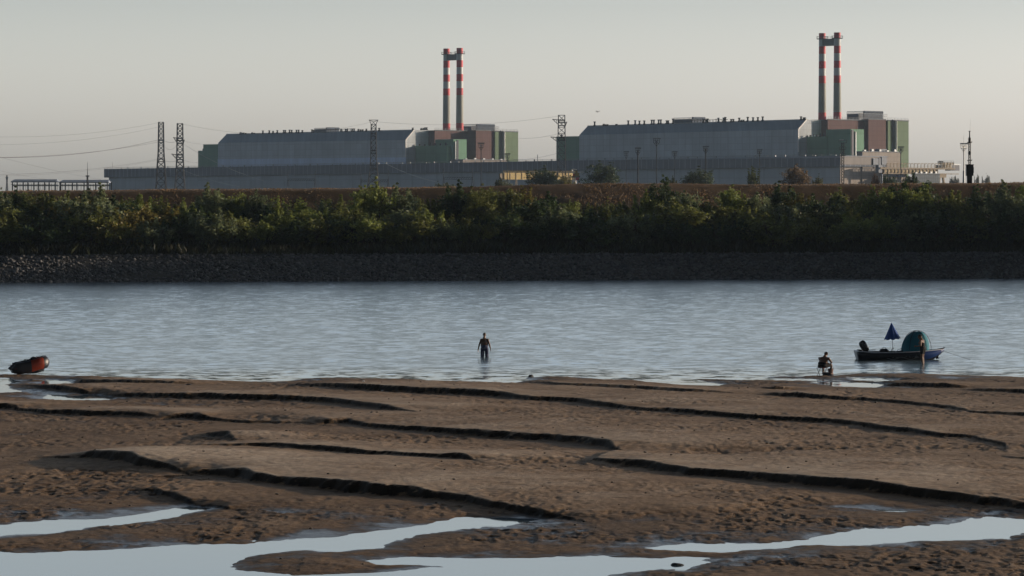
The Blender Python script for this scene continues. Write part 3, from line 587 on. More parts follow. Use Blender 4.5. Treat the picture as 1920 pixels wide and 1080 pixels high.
m = MB(); m.prism([W2(aR - 2.1, 2.4), W2(aR - 1.7, 2.4), W2(aR - 1.7, b2), W2(aR - 2.1, b2)], zbr - .6, 7.0); m.build("end_wall", M_beige, low)
m = MB()
n_ = 90
for i in range(n_):
    a = aL + (aR - aL) * (i + .5) / n_; zt = zl + (zr - zl) * (i + .5) / n_
    if i % 3 != 1: wbox(m, (a, 1.0), .25, .3, zt, zt + rnd.uniform(.5, 1.2))
rail(m, P3(aL, .3, zl), P3(aL * .45, .3, zl + (zr - zl) * .55), 1.0, 7.0, .07)
rail(m, P3(aL * .45, .3, zl + (zr - zl) * .55), P3(aR, .3, zr), 1.0, 7.0, .07)
m.build("roof_railing", M_steel, low)
for px, yy in ((1008, 290), (211, 304)):
    a = PF(px, 1); zt = lin(px, (195, zl), (1575, zr)); MB().bar(P3(a, 1, zt), P3(a, 1, zat(yy, a, 1)), .18).build("lightning_rod", M_steel, low)
# blue grey frame stuck on the sunlit end
m = MB(); a = aR + .4
for pxa, pxb, ya, yb in ((1636, 1646, 297, 309), (1647, 1650, 296, 313), (1652, 1661, 294, 309)):
    m.prism([W2(a, AX(pxa, a)), W2(a + .6, AX(pxa, a)), W2(a + .6, AX(pxb, a)), W2(a, AX(pxb, a))], zat(ya, a, AX(pxb, a)), zat(yb, a, AX(pxb, a)))
m.build("end_louvre", M_bluegrey, low)

def vents(parent, pts, zf, b, name="roof_vent"):
    for px, h in pts:
        a = PF(px, b); z = zf(px) - .2; H = h * W2(a, b)[1] / F; mb = MB(); mb.bar(P3(a, b, z), P3(a, b, z + H), .55, 8).bar(P3(a, b, z + H * .8), P3(a, b, z + H), .85, 8)
        mb.bar(P3(a, b, z), P3(a, b, z + .8), .9, 8); mb.build(name, M_dsteel, parent)
def cooler(parent, a0, a1, b0, b1, z, h, frames=True):
    c = MB(); blk(c, a0, a1, b0, b1, z + h * .72, z + h * .72, z); o = c.build("rooftop_cooler", M_bluegrey, parent); f = MB(); N = 15
    for i in range(N + 1):
        t = i / N; f.bar(P3(a0 + (a1 - a0) * t, b0 - .3, z), P3(a0 + (a1 - a0) * t, b0 - .3, z + h), .16); f.bar(P3(a1 + .3, b0 + (b1 - b0) * t, z), P3(a1 + .3, b0 + (b1 - b0) * t, z + h), .16)
    for q in (.3, .5, .74, 1.0): f.bar(P3(a0, b0 - .3, z + h * q), P3(a1, b0 - .3, z + h * q), .12); f.bar(P3(a1 + .3, b0, z + h * q), P3(a1 + .3, b1, z + h * q), .12)
    for i in range(N):
        t = (i + .5) / N; f.ball(P3(a1 + .2, b0 + (b1 - b0) * t, z + h * .92), .85, 6, 4)
    f.build("fin", M_bluegrey, o)
    if frames:
        for da, db in ((0, -4.5), (0, 4.5)):
            g = MB()
            bb0 = (b0 if db < 0 else b1); 
            for k_ in range(4):
                b = bb0 + db * (k_ + 1) / 4; g.bar(P3(a1, b, z), P3(a1, b, z + h * .75), .12)
            for q in (.25, .5, .75): g.bar(P3(a1, bb0, z + h * q), P3(a1, bb0 + db, z + h * q), .10)
            g.build("service_frame", M_steel, parent)

def plant_block(lab, hx0, hx1, ex1, yb0, yb1, te0, te1, top0, top1, bx0, bx1, s1, s2, s3, sg, ytop, g1, g2, b0, pale, ventpts, cool_px, ridge_cool, annex):
    a0 = PF(hx0, b0); a1 = PF(hx1, b0)
    T = thing("reactor_building", lab, "building", (*W2((a0 + a1) / 2, b0), 8.0))
    ze0, ze1 = zat(te0, a0, b0), zat(te1, a1, b0)
    # ridge line: set back so the sloping sheet climbs to it
    sb = 8.0; zt0 = HC - (top0 - HOR) * W2(a0, b0 + sb)[1] / F; zt1 = HC - (top1 - HOR) * W2(a1, b0 + sb)[1] / F
    bend = AX(bx0, a1)
    m = MB(); blk(m, a0, a1, b0, bend + 30, ze0, ze1); m.build("hall_wall", M_conc, T)
    # roof: sloped front sheet + flat top, with gable cheeks
    r0 = [P3(a0, b0, ze0 + .01), P3(a0, b0 + sb, zt0), P3(a0, bend + 30, zt0), P3(a0, bend + 30, ze0 + .01)]
    r1 = [P3(a1, b0, ze1 + .01), P3(a1, b0 + sb, zt1), P3(a1, bend + 30, zt1), P3(a1, bend + 30, ze1 + .01)]
    m = MB(); m.add(r0 + r1, [(0, 4, 5, 1), (1, 5, 6, 2), (2, 6, 7, 3)]); m.mi = 1; m.add(r0 + r1, [(0, 1, 2, 3), (4, 7, 6, 5)]); m.build("roof", [M_roofs, M_conc], T)
    m = MB(); m.bar(P3(a1, b0 - .2, ze1), P3(a1, b0 + sb, zt1 + .2), .45); m.bar(P3(a1, b0 - .15, ze1), P3(a1, b0 - .15, ze1 - 14), .4); m.bar(P3(a0, b0 + sb, zt0 + .1), P3(a1, b0 + sb, zt1 + .1), .3); m.build("verge_trim", M_whitep, T)
    if pale:
        zp0, zp1 = zat(298.5, a0, b0), zat(295, a1, b0); m = MB(); m.prism([W2(a0 + .05, b0 - .5), W2(a1 + .3, b0 - .5), W2(a1 + .3, b0), W2(a0 + .05, b0)], [zp0, zp1, zp1, zp0], 10); m.build("lower_band", M_pale, T)
    vents(T, ventpts, lambda px: zt0 + (zt1 - zt0) * (PF(px, b0 + sb) - a0) / (a1 - a0), b0 + sb)
    ca, cb = PF(ridge_cool[0], b0 + sb + 1), PF(ridge_cool[1], b0 + sb + 1); zc = zt0 + (zt1 - zt0) * ((ca + cb) / 2 - a0) / (a1 - a0)
    cooler(T, ca, cb, b0 + sb, b0 + sb + 12, zc - .3, ridge_cool[2], False)
    m = MB(); cc = cb + 2
    while cc < cb + 30: m.bar(P3(cc, b0 + sb, zc - .3), P3(cc, b0 + sb, zc + ridge_cool[2] * .8 * rnd.uniform(.5, 1)), .22); cc += 2.6
    m.bar(P3(cb, b0 + sb, zc + 1.8), P3(cb + 30, b0 + sb, zc + 1.8), .18); m.build("pipe_rack", M_dsteel, T)
    # brown reactor block
    ar = PF(bx1, bend); zb_ = zat(ytop[0], ar, bend); b_s1 = AX(s1[0], ar); ar2 = PF(s1[1], b_s1)
    m = MB(); blk(m, a1 - 40, ar, bend, b_s1 + 40, zb_, zb_); m.build("reactor_block", M_brown, T)
    b_s2 = AX(s2, ar2); b_s3 = AX(s3, ar2); b_sg = AX(sg, ar2); z2 = zat(ytop[1], ar2, b_s2)
    m = MB(); blk(m, a1 - 38, ar2, b_s1 + .2, b_s2, z2, z2); m.build("brown_wing", M_brown, T)
    zg = zat(ytop[2], ar2, b_s3); zg2 = zat(ytop[2] + 1.2, ar2, b_sg)
    m = MB(); blk(m, a1 - 36, ar2 - 1.0, b_s2, b_s3, z2 - .3, z2 - .3); m.build("recess", M_brown if pale else M_green2, T)
    m = MB(); m.prism([W2(a1 - 36, b_s3), W2(ar2 + .3, b_s3), W2(ar2 + .3, b_sg), W2(a1 - 36, b_sg)], [zg, zg, zg2, zg2], 7); m.build("green_wing", M_green2, T)
    # pale down pipe and coping
    bp = AX(s3 + (sg - s3) * .37, ar2 + .3); m = MB(); m.bar(P3(ar2 + 1, bp, zg - .2), P3(ar2 + 1, bp, 12), .75, 6); m.build("white_pipe", M_whitep, T)
    m = MB(); m.bar(P3(ar2 + .8, bp - 3.2, zg + .5), P3(ar2 + .8, bp - 3.2, 12), .35, 6).bar(P3(ar2 + .8, bp - 1.9, zg), P3(ar2 + .8, bp - 1.9, 12), .3, 6); m.build("dark_pipe", M_dsteel, T)
    m = MB(); m.bar(P3(ar, bend, zb_), P3(ar, b_s1, zb_), .35).bar(P3(ar2, b_s1, z2), P3(ar2, b_s2, z2), .35).bar(P3(ar2 + .3, b_s3, zg), P3(ar2 + .3, b_sg, zg2), .35)
    rail(m, P3(ar, bend, zb_), P3(ar, b_s1, zb_), 1.6, 3.5, .07); rail(m, P3(ar2, b_s3, zg), P3(ar2, b_sg, zg2), 1.6, 3.5, .07)
    m.build("coping_rail", M_steel, T)
    c0, c1 = AX(cool_px[0], ar - 3), AX(cool_px[1], ar - 3); cooler(T, ar - 16, ar - 3, c0, c1, zb_ - .2, cool_px[2])
    # green service blocks in front of the end wall
    gb = AX(g1[0], a1); ga = PF(g1[1], gb); gz = zat(g1[2], a1, gb); ge = AX(g1[3], ga)
    m = MB(); blk(m, a1 - 6, ga, gb, ge + .3 + 4, gz, gz); gg = m.build("green_annex", M_green, T)
    m = MB()
    for k_ in range(6): a_ = a1 + (ga - a1) * (k_ + .4) / 6; wbox(m, (a_, gb + 2), .4, .4, gz - .1, gz + rnd.uniform(.9, 2.6))
    m.build("vent_stub", M_dsteel, gg)
    g2a = PF(g2[1], ge); g2z = zat(g2[2], g2a, ge); g2e = AX(g2[3], g2a)
    m = MB(); blk(m, PF(g2[0], ge), g2a, ge, g2e, g2z, g2z); gg = m.build("green_tower", M_green, T)
    m = MB(); q0 = AX(g2[4], g2a + .3); q1 = AX(g2[5], g2a + .3); m.prism([W2(g2a, q0), W2(g2a + .3, q0), W2(g2a + .3, q1), W2(g2a, q1)], g2z - .5, 12); m.build("window_strip", M_navy, gg)
    m = MB(); m.bar(P3(g2a + .5, AX(g2[6], g2a), g2z - 1.5), P3(g2a + .5, AX(g2[6], g2a), 13), .5, 4); m.build("white_ladder_shaft", M_steel, gg)
    if annex:
        m = MB()
        for xa, xb_, yt in annex:
            aa, ab = PF(xa, b0 + 4), PF(xb_, b0 + 4); z = zat(yt, aa, b0 + 4); blk(m, aa, ab, b0 + 4 + (.05 if yt < 275 else 0), b0 + 26, z, z)
        m.build("west_annex", M_green, T)
        aa = PF(annex[0][0] + 8, b0 + 5); z = zat(annex[0][2], aa, b0 + 5); m = MB(); wbox(m, (aa, b0 + 6), .5, .5, z, z + 1.6); m.bar(P3(aa + 3, b0 + 6, z), P3(aa + 3, b0 + 6, z + 4), .12); m.build("annex_vent", M_dsteel, T)
    return T, a1, ar, bend, zb_

VL = [(451,4),(454,3),(457,3),(461,2),(473,3),(477,2),(493,6),(505,6),(512,5),(520,6),(532,6),(535,6),(543,6.5),(547,6),(556,6),(560,6),(567,5),(585,6),(588,5),(640,6),(648,6),(651,6),(660,6),(664,6),(672,5),(676,4),(680,4),(687,5),(711,6),(774,5),(790,4),(794,4),(797,5),(800,5)]
VR = [(1115,9),(1132,4),(1135,3),(1139,3),(1156,3),(1178,9),(1191,9),(1199,8),(1208,8),(1222,9),(1226,9),(1235,9),(1239,9),(1250,7),(1253,7),(1262,10),(1319,8),(1324,7),(1327,8),(1347,9),(1357,9),(1360,10),(1371,6),(1375,6),(1386,8),(1390,4),(1394,4),(1402,9),(1412,8),(1421,8),(1430,9),(1502,7),(1507,5),(1509,5)]
TR = plant_block("right reactor building, larger and nearer, with brown and green blocks by its chimneys", 1086, 1497, 1513, 0, 0, 253.5, 242.5, 236.5, 224.3,
    1540, 1552, (1620, 1628), 1661, 1664, 1703, (223.8, 224.3, 225.5), (1513, 1551, 256.3, 1552), (1549, 1595, 242, 1620, 1597, 1601, 1603), 40, False, VR, (1619, 1655, 6.0), (1266, 1300, 3.8), [(1043, 1088, 256)])
TL = plant_block("left reactor building, farther off, with a pale blue lower band on its hall", 409, 761, 781, 0, 0, 268, 262.5, 251.8, 243.8,
    803, 815, (876, 892), 920, 928, 971, (244.3, 244.8, 246), (779, 838, 273.5, 846), (816, 850, 261, 875, 857, 860, 853), 40, True, VL, (893, 927, 5.0), (592, 614, 3.2), [(371.5, 410, 282.5), (381, 410, 270.5)])
# --- beige block behind the right end of the low hall and the long parapet left of it
def small_block(name, lab, xl, xr, xe, yt, bq, mat, zb=7.0, extra=None):
    a0 = PF(xl, bq); a1 = PF(xr, bq); be = AX(xe, a1); z = zat(yt, a1, bq); T = thing(name, lab, "building", (*W2((a0 + a1) / 2, bq), 8.0))
    m = MB(); blk(m, a0, a1, bq, be, z, z, zb); m.build("wall", mat, T)
    m = MB(); m.bar(P3(a0, bq, z + .1), P3(a1, bq, z + .1), .3).bar(P3(a1, bq, z + .1), P3(a1, be, z + .1), .3)
    for k_ in range(5): b = bq + (be - bq) * (k_ + .5) / 5; wbox(m, (a1 - 1.5, b), .7, .9, z, z + rnd.uniform(.8, 1.8))
    m.build("roof_edge", M_steel, T); return T, a1, be, z
T_, a_, b_, z_ = small_block("beige_block", "low beige block at the foot of the right plant's brown and green wings", 1606, 1617, 1688, 284.6, AX(1617, -1.0), M_beige)
m = MB(); q0, q1 = AX(1650, a_ - 3), AX(1663, a_ - 3); blk(m, a_ - 7, a_ - 3, q0, q1, z_ + 1.9, z_ + 1.9, z_); m.build("roof_unit", M_bluegrey, T_)
small_block("parapet_block", "pale low block at the foot of the left plant's brown wing", 846, 868, 950, 299.6, 36, M_beige)
# low service building with blue signage strip below the gantry
T_, a_, b_, z_ = small_block("service_building", "low beige service building with a faded blue strip under the gantry crane", 1640, 1650, 1700, 323.5, AX(1650, 3.0), M_beige)
m = MB()
for k_ in range(11):
    q = AX(1664 + k_ * 2.8, a_ + .2); m.prism([W2(a_ + .02, q), W2(a_ + .2, q), W2(a_ + .2, q + 1.0), W2(a_ + .02, q + 1.0)], zat(326.4 + (k_ % 3) * .25, a_, q), zat(331.6, a_, q))
m.build("blue_sign_strip", simple("faded_blue", (.18, .22, .38), .7), T_)
small_block("glass_annex", "low glazed annex behind the gantry crane leg", 1712, 1716, 1762, 326, 52, wall("glazed_annex_wall", (.10, .12, .14), 2.2, 2.0, .45, .3))

# --- twin chimneys
def chimneys(lab, pxs, b, ytop, ybot, rt, rb, bands):
    a = [PF(p, b) for p in pxs]; Y0 = W2(a[0], b)[1]; T = thing("twin_chimney", lab, "chimney", (*W2((a[0] + a[1]) / 2, b), 8.0))
    zz = lambda py: HC - (py - HOR) * Y0 / F
    ps = []
    for ai in a:
        x, y = W2(ai, b); mb = MB(); N = 28; ed = [ytop] + [e for e, _ in bands]
        def ring(py):
            f = (py - ytop) / (ybot - ytop); r = (rt + (rb - rt) * f ** 1.6) * Y0 / F
            return [(x + r * math.cos(2 * math.pi * i / N), y + r * math.sin(2 * math.pi * i / N), zz(py)) for i in range(N)]
        for k_ in range(len(bands)): mb.mi = bands[k_][1]; mb.loft([ring(ed[k_]), ring((ed[k_] + ed[k_ + 1]) / 2), ring(ed[k_ + 1])], False)
        mb.mi = 2; top = ring(ytop); mb.add([*top, *[(x + (px_ - x) * .86, y + (py2 - y) * .86, pz) for px_, py2, pz in top], *[(x + (px_ - x) * .86, y + (py2 - y) * .86, pz - 6) for px_, py2, pz in top]],
            [(i, (i + 1) % N, N + (i + 1) % N, N + i) for i in range(N)] + [(N + i, N + (i + 1) % N, 2 * N + (i + 1) % N, 2 * N + i) for i in range(N)] + [list(range(2 * N, 3 * N))])
        c = mb.build("chimney_shaft", [M_red, M_white, M_concr], T); c.data.polygons.foreach_set("use_smooth", [len(p.vertices) == 4 for p in c.data.polygons])
        pm = MB(); ya = bands[0][0]; rr = rt * Y0 / F
        for j in range(24):
            t0, t1 = 2 * math.pi * j / 24, 2 * math.pi * (j + 1) / 24; R2 = rr + 1.4
            pm.add([(x + R2 * math.cos(t0), y + R2 * math.sin(t0), zz(ya)), (x + R2 * math.cos(t1), y + R2 * math.sin(t1), zz(ya)), (x + rr * .98 * math.cos(t1), y + rr * .98 * math.sin(t1), zz(ya)), (x + rr * .98 * math.cos(t0), y + rr * .98 * math.sin(t0), zz(ya)),
                    (x + R2 * math.cos(t0), y + R2 * math.sin(t0), zz(ya) - .35), (x + R2 * math.cos(t1), y + R2 * math.sin(t1), zz(ya) - .35), (x + rr * .98 * math.cos(t1), y + rr * .98 * math.sin(t1), zz(ya) - .35), (x + rr * .98 * math.cos(t0), y + rr * .98 * math.sin(t0), zz(ya) - .35)], [(0,1,2,3),(4,7,6,5),(0,4,5,1)])
            if j % 2 == 0: pm.bar((x + R2 * math.cos(t0), y + R2 * math.sin(t0), zz(ya)), (x + R2 * math.cos(t0), y + R2 * math.sin(t0), zz(ya) + 1.3), .07)
            pm.bar((x + R2 * math.cos(t0), y + R2 * math.sin(t0), zz(ya) + 1.3), (x + R2 * math.cos(t1), y + R2 * math.sin(t1), zz(ya) + 1.3), .07)
        pm.build("platform", M_dsteel, T)
    y0_, y1_ = bands[0][0] + 1, bands[1][0] - .5
    m = MB(); blk(m, a[0] + 1, a[1] - 1, b - 1.6, b + 1.6, zz(y0_), zz(y0_), zz(y1_)); o = m.build("bridge", M_bridge, T)
    m = MB(); rail(m, P3(a[0] + 1, b - 1.6, zz(y0_)), P3(a[1] - 1, b - 1.6, zz(y0_)), 1.5, 1.6, .08); m.build("bridge_railing", M_steel, o)
    return T
# the stack bases stand inside the reactor blocks
def b_for(Tt, off): return Tt[3] + off
chimneys("left pair of striped red and white chimneys, farther off and smaller", (837.2, 862.0), AX(874, TL[2]), 91.2, 300, 6.0, 7.9, [(101.5,0),(114,1),(127,0),(140,1),(153.2,0),(166,1),(179,0),(231.5,2),(300,0)])
chimneys("right pair of striped red and white chimneys, nearer and taller", (1541.7, 1569.9), AX(1583, TR[2]), 62.3, 290, 6.3, 8.6, [(72.5,0),(87,1),(101,0),(115,1),(128.3,0),(142.4,1),(156.3,0),(211,2),(290,0)])

# ------------------------------------------------------------------ PYLONS, MASTS, WIRES
def pylon(lab, px, yt, yb, Y, wt, wm, wb, arms, flat_top=True, r=.19):
    zt = HC - (yt - HOR) * Y / F; zb = 8.0; x = U(px) * Y; T = thing("lattice_pylon", lab, "pylon", (x, Y, zb)); H = zt - zb
    def hw(z):
        f = (zt - z) / H; pts = [(0, wt), (.42, wt * 1.18), (.62, wm), (1.0, wb)]
        for (f0, w0), (f1, w1) in zip(pts, pts[1:]):
            if f <= f1 + 1e-6: return (w0 + (w1 - w0) * (f - f0) / (f1 - f0)) / 2 * Y / F
        return wb / 2 * Y / F
    m = MB(); zs_ = [zt]
    while zs_[-1] > zb: zs_.append(max(zb, zs_[-1] - hw(zs_[-1]) * 1.75 - .15))
    C = lambda z: [Vector((x + sx_ * hw(z), Y + sy_ * hw(z), z)) for sx_, sy_ in ((-1, -1), (1, -1), (1, 1), (-1, 1))]
    for za, zc in zip(zs_, zs_[1:]):
        A_, B_ = C(za), C(zc)
        for i in range(4):
            j = (i + 1) % 4; m.bar(A_[i], B_[i], r * 1.15); m.bar(A_[i], B_[j], r * .62); m.bar(A_[j], B_[i], r * .62); m.bar(A_[i], A_[j], r * .6)
    m.build("lattice_mast", M_dsteel, T)
    for yy, wl_, wr_ in arms:
        z = HC - (yy - HOR) * Y / F; m = MB()
        for sg, wd in ((-1, wl_), (1, wr_)):
            if wd <= 0: continue
            L = wd * Y / F; h_ = hw(z)
            for sy_ in (-1, 1): m.bar((x + sg * h_, Y + sy_ * h_, z), (x + sg * (h_ + L), Y, z + .4), r * .9); m.bar((x + sg * h_, Y + sy_ * h_, z - 2.4), (x + sg * (h_ + L), Y, z + .4), r * .7)
            for q in (.3, .6): m.bar((x + sg * (h_ + L * q), Y, z + .3), (x + sg * (h_ + L * q), Y, z - 2.4 * (1 - q)), r * .55)
        z2 = C(z); 
        for i in range(4): m.bar(z2[i], z2[(i + 1) % 4], r * 1.3); m.bar(z2[i] - Vector((0, 0, 1.5)), z2[(i + 1) % 4] - Vector((0, 0, 1.5)), r)
        m.build("cross_arm", M_dsteel, T)
    return T
pylon("leftmost tall lattice pylon in front of the low hall's left stretch", 302, 229, 350, 1750, 9, 14.5, 19, [(262.5, 0, 0), (298, 0, 0)])
pylon("second tall lattice pylon from the left, with arms reaching left", 337.5, 231.5, 350, 1750, 10, 13.5, 19, [(259, 7, 0), (263.5, 0, 3), (290, 10, 0), (299, 0, 0)])
pylon("lattice pylon with a forked top standing before the left main hall", 700.5, 233, 350, 1650, 9, 13, 26, [(250, 0, 0), (282, 0, 0), (310, 0, 0)], r=.19)
pylon("lattice pylon between the two reactor plants", 1053, 216, 345, 1700, 12, 14, 20, [(225, 11, 0), (230, 0, 4), (258, 14, 0)], r=.19)
T = pylon("small far lattice pylon left of the open sheds", 13, 328.5, 350, 2600, 1.6, 3, 5, [(333, 1.5, 1.5)], r=.16)
# forked head of the middle pylon
Y = 1650; x = U(700.5) * Y; T = [o for o in COL.objects if o.get("label", "").startswith("lattice pylon with a forked")][0]; m = MB(); z0 = HC + (HOR - 235) * Y / F; z1 = HC + (HOR - 225) * Y / F
for s in (-1, 1):
    m.bar((x + s * 1.0, Y, z0), (x + s * 2.2, Y, z1), .15).bar((x + s * 1.0, Y, z0), (x, Y, z1 - 1), .12).bar((x, Y, z1 - 1), (x + s * 2.2, Y, z1), .12)
m.bar((x - 2.5, Y, z1), (x + 2.5, Y, z1), .14); m.build("forked_head", M_dsteel, T)
M_wire = simple("wire", (.16, .16, .17), .6, .3, .1)
M_wire2 = simple("bright_wire", (.5, .5, .45), .5, .3, .1)
def cable(lab, p, q, sag, r=.075, mat=None, n=26):
    p = Vector(p); q = Vector(q); pts = [p.lerp(q, i / n) - Vector((0, 0, sag * 4 * (i / n) * (1 - i / n))) for i in range(n + 1)]
    o = MB().poly(pts, r, 4).build("power_cable", mat or M_wire); tag(o, lab, "cable", "power cables strung between the pylons"); return o
cable("highest thin cable running left from the leftmost pylon's top", at(298, 230, 1750), at(-60, 255, 1500), 3, .045)
cable("second highest thin cable running left from the leftmost pylon", at(298, 238, 1750), at(-60, 271, 1500), 3, .045)
cable("upper thick cable running left from the leftmost pylon's upper arm", at(298, 262, 1750), at(-60, 294, 1450), 3.5, .10)
cable("lower thick cable running left from the leftmost pylon's upper arm", at(298, 266, 1750), at(-60, 295, 1450), 2.5, .08)
cable("upper cable running left from the leftmost pylon's lower arm", at(298, 298, 1750), at(-60, 327, 1450), 2.5, .07)
cable("lower cable running left from the leftmost pylon's lower arm", at(298, 300, 1750), at(-60, 330, 1450), 2.5, .05)
cable("cable sloping down from the left edge over both open sheds", at(-60, 278, 1400), at(195, 338, 1900), 1, .055)
cable("lowest cable sloping down over the first open shed", at(-60, 305, 1400), at(110, 339, 1900), 1, .05)
cable("short upper cable between the two left pylons", at(305, 263, 1750), at(334, 264, 1750), 1.0, .07)
cable("short lower cable between the two left pylons", at(305, 300, 1750), at(334, 300, 1750), 1.0, .07)
cable("slack looping jumper cable hanging between the two left pylons", at(305, 270, 1750), at(334, 268, 1750), 3.4, .05)
cable("upper cable running right from the second left pylon to the annex", at(341, 264, 1750), at(410, 270, 2300), 1.0, .07)
cable("lower cable running right from the second left pylon to the annex", at(341, 299, 1750), at(373, 305, 2300), .6, .07)
cable("pale cable sloping down before the left main hall from the annex side", at(341, 268, 1750), at(495, 339, 1600), 2, .07, M_wire2)
cable("pale cable sloping down before the low hall from the second pylon's arm", at(341, 318, 1750), at(450, 350, 1600), 1, .06, M_wire2)
cable("pale cable sloping right from the middle pylon over the low hall", at(703, 295, 1650), at(818, 341, 1500), 1.5, .08, M_wire2)
cable("faint high cable between the middle pylon and the left chimneys", at(703, 228, 1650), at(1050, 217, 1700), 3, .045)
cable("cable running left from the upper arm of the pylon between the plants", at(1049, 250, 1700), at(972, 259, 2000), 1, .055)
cable("cable running left from the lower arm of the pylon between the plants", at(1046, 287, 1700), at(962, 299, 1950), 1, .055)
cable("faint high cable from the second pylon to the middle pylon", at(340, 232, 1750), at(700, 228, 1650), 6, .04)

def floodmast(lab, px, yt, Y, wd=3.0, cage=7, tint=None, head='cage', dark=True, base=8.0):
    x = U(px) * Y; zt = HC - (yt - HOR) * Y / F; T = thing("floodlight_mast", lab, "lamp mast", (x, Y, base), "floodlight masts around the power station"); mt = tint or M_dsteel
    m = MB(); m.bar((x, Y, base), (x, Y, zt - 1.5), wd / 2 * Y / F * .8, 8, wd / 2 * Y / F * .6); 
    m.build("mast_pole", mt, T)
    h = cage / 2 * Y / F; m = MB(); z0 = zt - 3.0 * Y / 1600
    for z in (z0, z0 + 1.0): 
        for sx_, sy_ in ((-1, 0), (1, 0)): m.bar((x + sx_ * h, Y - h * .6, z), (x + sx_ * h, Y + h * .6, z), .09)
        for sy_ in (-.6, .6): m.bar((x - h, Y + sy_ * h, z), (x + h, Y + sy_ * h, z), .10)
    for sx_ in (-1, -.33, .33, 1):
        for sy_ in (-.6, .6): m.bar((x + sx_ * h, Y + sy_ * h, z0), (x + sx_ * h, Y + sy_ * h, z0 + 1.6), .07)
    m.bar((x - h * .8, Y, z0), (x, Y, z0 - 1.5), .09).bar((x + h * .8, Y, z0), (x, Y, z0 - 1.5), .09); m.box((x - h * .9, Y - h * .5, z0 - .12), (x + h * .9, Y + h * .5, z0)); m.build("platform", mt, T)
    for sx_ in (-.95, -.3, .5, 1.05): MB().cbox((x + sx_ * h, Y - h * .6, z0 + 1.9), (.85, .35, .55)).build("floodlight", M_steel, T)
    return T
for a_ in (("shortest thin floodlight mast, left of the thick one before the right hall", 1174, 281, 1500, 1.6, 7), ("thick floodlight mast with a boxy head, second from left before the right hall", 1196, 275, 1350, 4.2, 8),
  ("tallest floodlight mast with a wide cage before the right hall", 1231, 257, 1400, 2.6, 11), ("thin floodlight mast just right of the tallest one", 1265, 281, 1500, 2.0, 7),
  ("thick pale floodlight mast above the rounded pale bush", 1323, 272, 1400, 3.6, 8), ("thin dark floodlight mast above the sparse sapling", 1424, 277, 1500, 2.2, 7),
  ("short floodlight mast in front of the pale green end of the right plant", 1689, 272, 1500, 2.2, 8), ("floodlight mast in front of the left plant's brown wing", 902, 265, 1500, 2.4, 9), ("shorter floodlight mast in front of the left plant's pale green end", 951, 285, 1500, 2.4, 8)):
    floodmast(*a_)
T = floodmast("white floodlight mast standing just left of the black gauge mast", 1807, 267, 1300, 3.4, 11, simple("pale_mast_paint", (.85, .83, .78), .6, 0, .08)); m = MB(); x = U(1807) * 1300
m.bar((x, 1300, at(0, 268, 1300).z), (x, 1300, at(0, 254, 1300).z), .06); m.bar((x, 1300, 8), (x, 1300, at(0, 320, 1300).z), .62, 8, .38); m.build("lightning_rod", M_steel, T)
# lattice floodlight mast at the corner
Y = 1500; x = U(1580) * Y; zt = at(0, 268, Y).z; T = thing("floodlight_mast", "dark lattice floodlight mast before the low hall's sunlit corner", "lamp mast", (x, Y, 8), "floodlight masts around the power station"); m = MB(); z = 8.0; h = .62
while z < zt:
    for sx_, sy_ in ((-1, -1), (1, -1), (1, 1), (-1, 1)): m.bar((x + sx_ * h, Y + sy_ * h, z), (x + sx_ * h, Y + sy_ * h, z + 1.3), .09)
    for sy_ in (-1, 1): m.bar((x - h, Y + sy_ * h, z), (x + h, Y + sy_ * h, z + 1.3), .07).bar((x + h, Y + sy_ * h, z), (x - h, Y + sy_ * h, z + 1.3), .07)
    z += 1.3
m.build("lattice_mast", M_dsteel, T)
for dz, s in ((0, 1.8), (-3, 1.5), (-6, 1.3)): MB().cbox((x, Y, zt + dz), (s * 2, 1.4, .2)).bar((x - s, Y - .7, zt + dz), (x - s, Y - .7, zt + dz + 1.1), .08).bar((x + s, Y - .7, zt + dz), (x + s, Y - .7, zt + dz + 1.1), .08).bar((x - s, Y - .7, zt + dz + 1.1), (x + s, Y - .7, zt + dz + 1.1), .08).build("platform", M_dsteel, T)
MB().cbox((x - .6, Y, zt + 1.4), (2.0, .8, .5)).build("floodlight", M_whitep, T)
# thin antenna mast by the sheds
Y = 1500; x = U(164) * Y; T = thing("antenna_mast", "thin antenna mast standing before the second open shed", "mast", (x, Y, 8)); MB().bar((x, Y, 8), (x, Y, at(0, 329, Y).z), .45).bar((x, Y, at(0, 329, Y).z), (x, Y, at(0, 304, Y).z), .16, 4, .06).build("pole", M_dsteel, T); MB().cbox((x, Y, at(0, 330, Y).z), (1.8, .5, .5)).build("lamp_head", M_dsteel, T)
# low gantry portals in front of the low hall
for k_, (xa, xb_, yt, yb_, lab) in enumerate(((540, 591, 326, 343, "left low wire portal in front of the long low hall"), (677, 728, 325, 345, "middle low wire portal behind the forked pylon"), (832, 886, 321, 340, "right low wire portal in front of the long low hall below the left chimneys"), )):
    Y = 1500; T = thing("wire_portal", lab, "portal", (U(xa) * Y, Y, 8), "low wire portals before the long hall")
    for xx_ in (xa, xb_): x = U(xx_) * Y; MB().bar((x - .7, Y, 8), (x, Y, at(0, yt + 6, Y).z), .12).bar((x + .7, Y, 8), (x, Y, at(0, yt + 6, Y).z), .12).bar((x, Y, at(0, yt + 6, Y).z), (x, Y, at(0, yt - 6, Y).z), .10).build("portal_leg", M_dsteel, T)
    m = MB(); z = at(0, yb_ - 4, Y).z; n_ = 12
    for s in (0, .9): m.bar((U(xa) * Y, Y, z + s), (U(xb_) * Y, Y, z + s), .10)
    for i in range(n_): t0, t1 = i / n_, (i + 1) / n_; m.bar(((U(xa) * (1 - t0) + U(xb_) * t0) * Y, Y, z), ((U(xa) * (1 - t1) + U(xb_) * t1) * Y, Y, z + .9), .07)
    m.build("truss", M_dsteel, T)
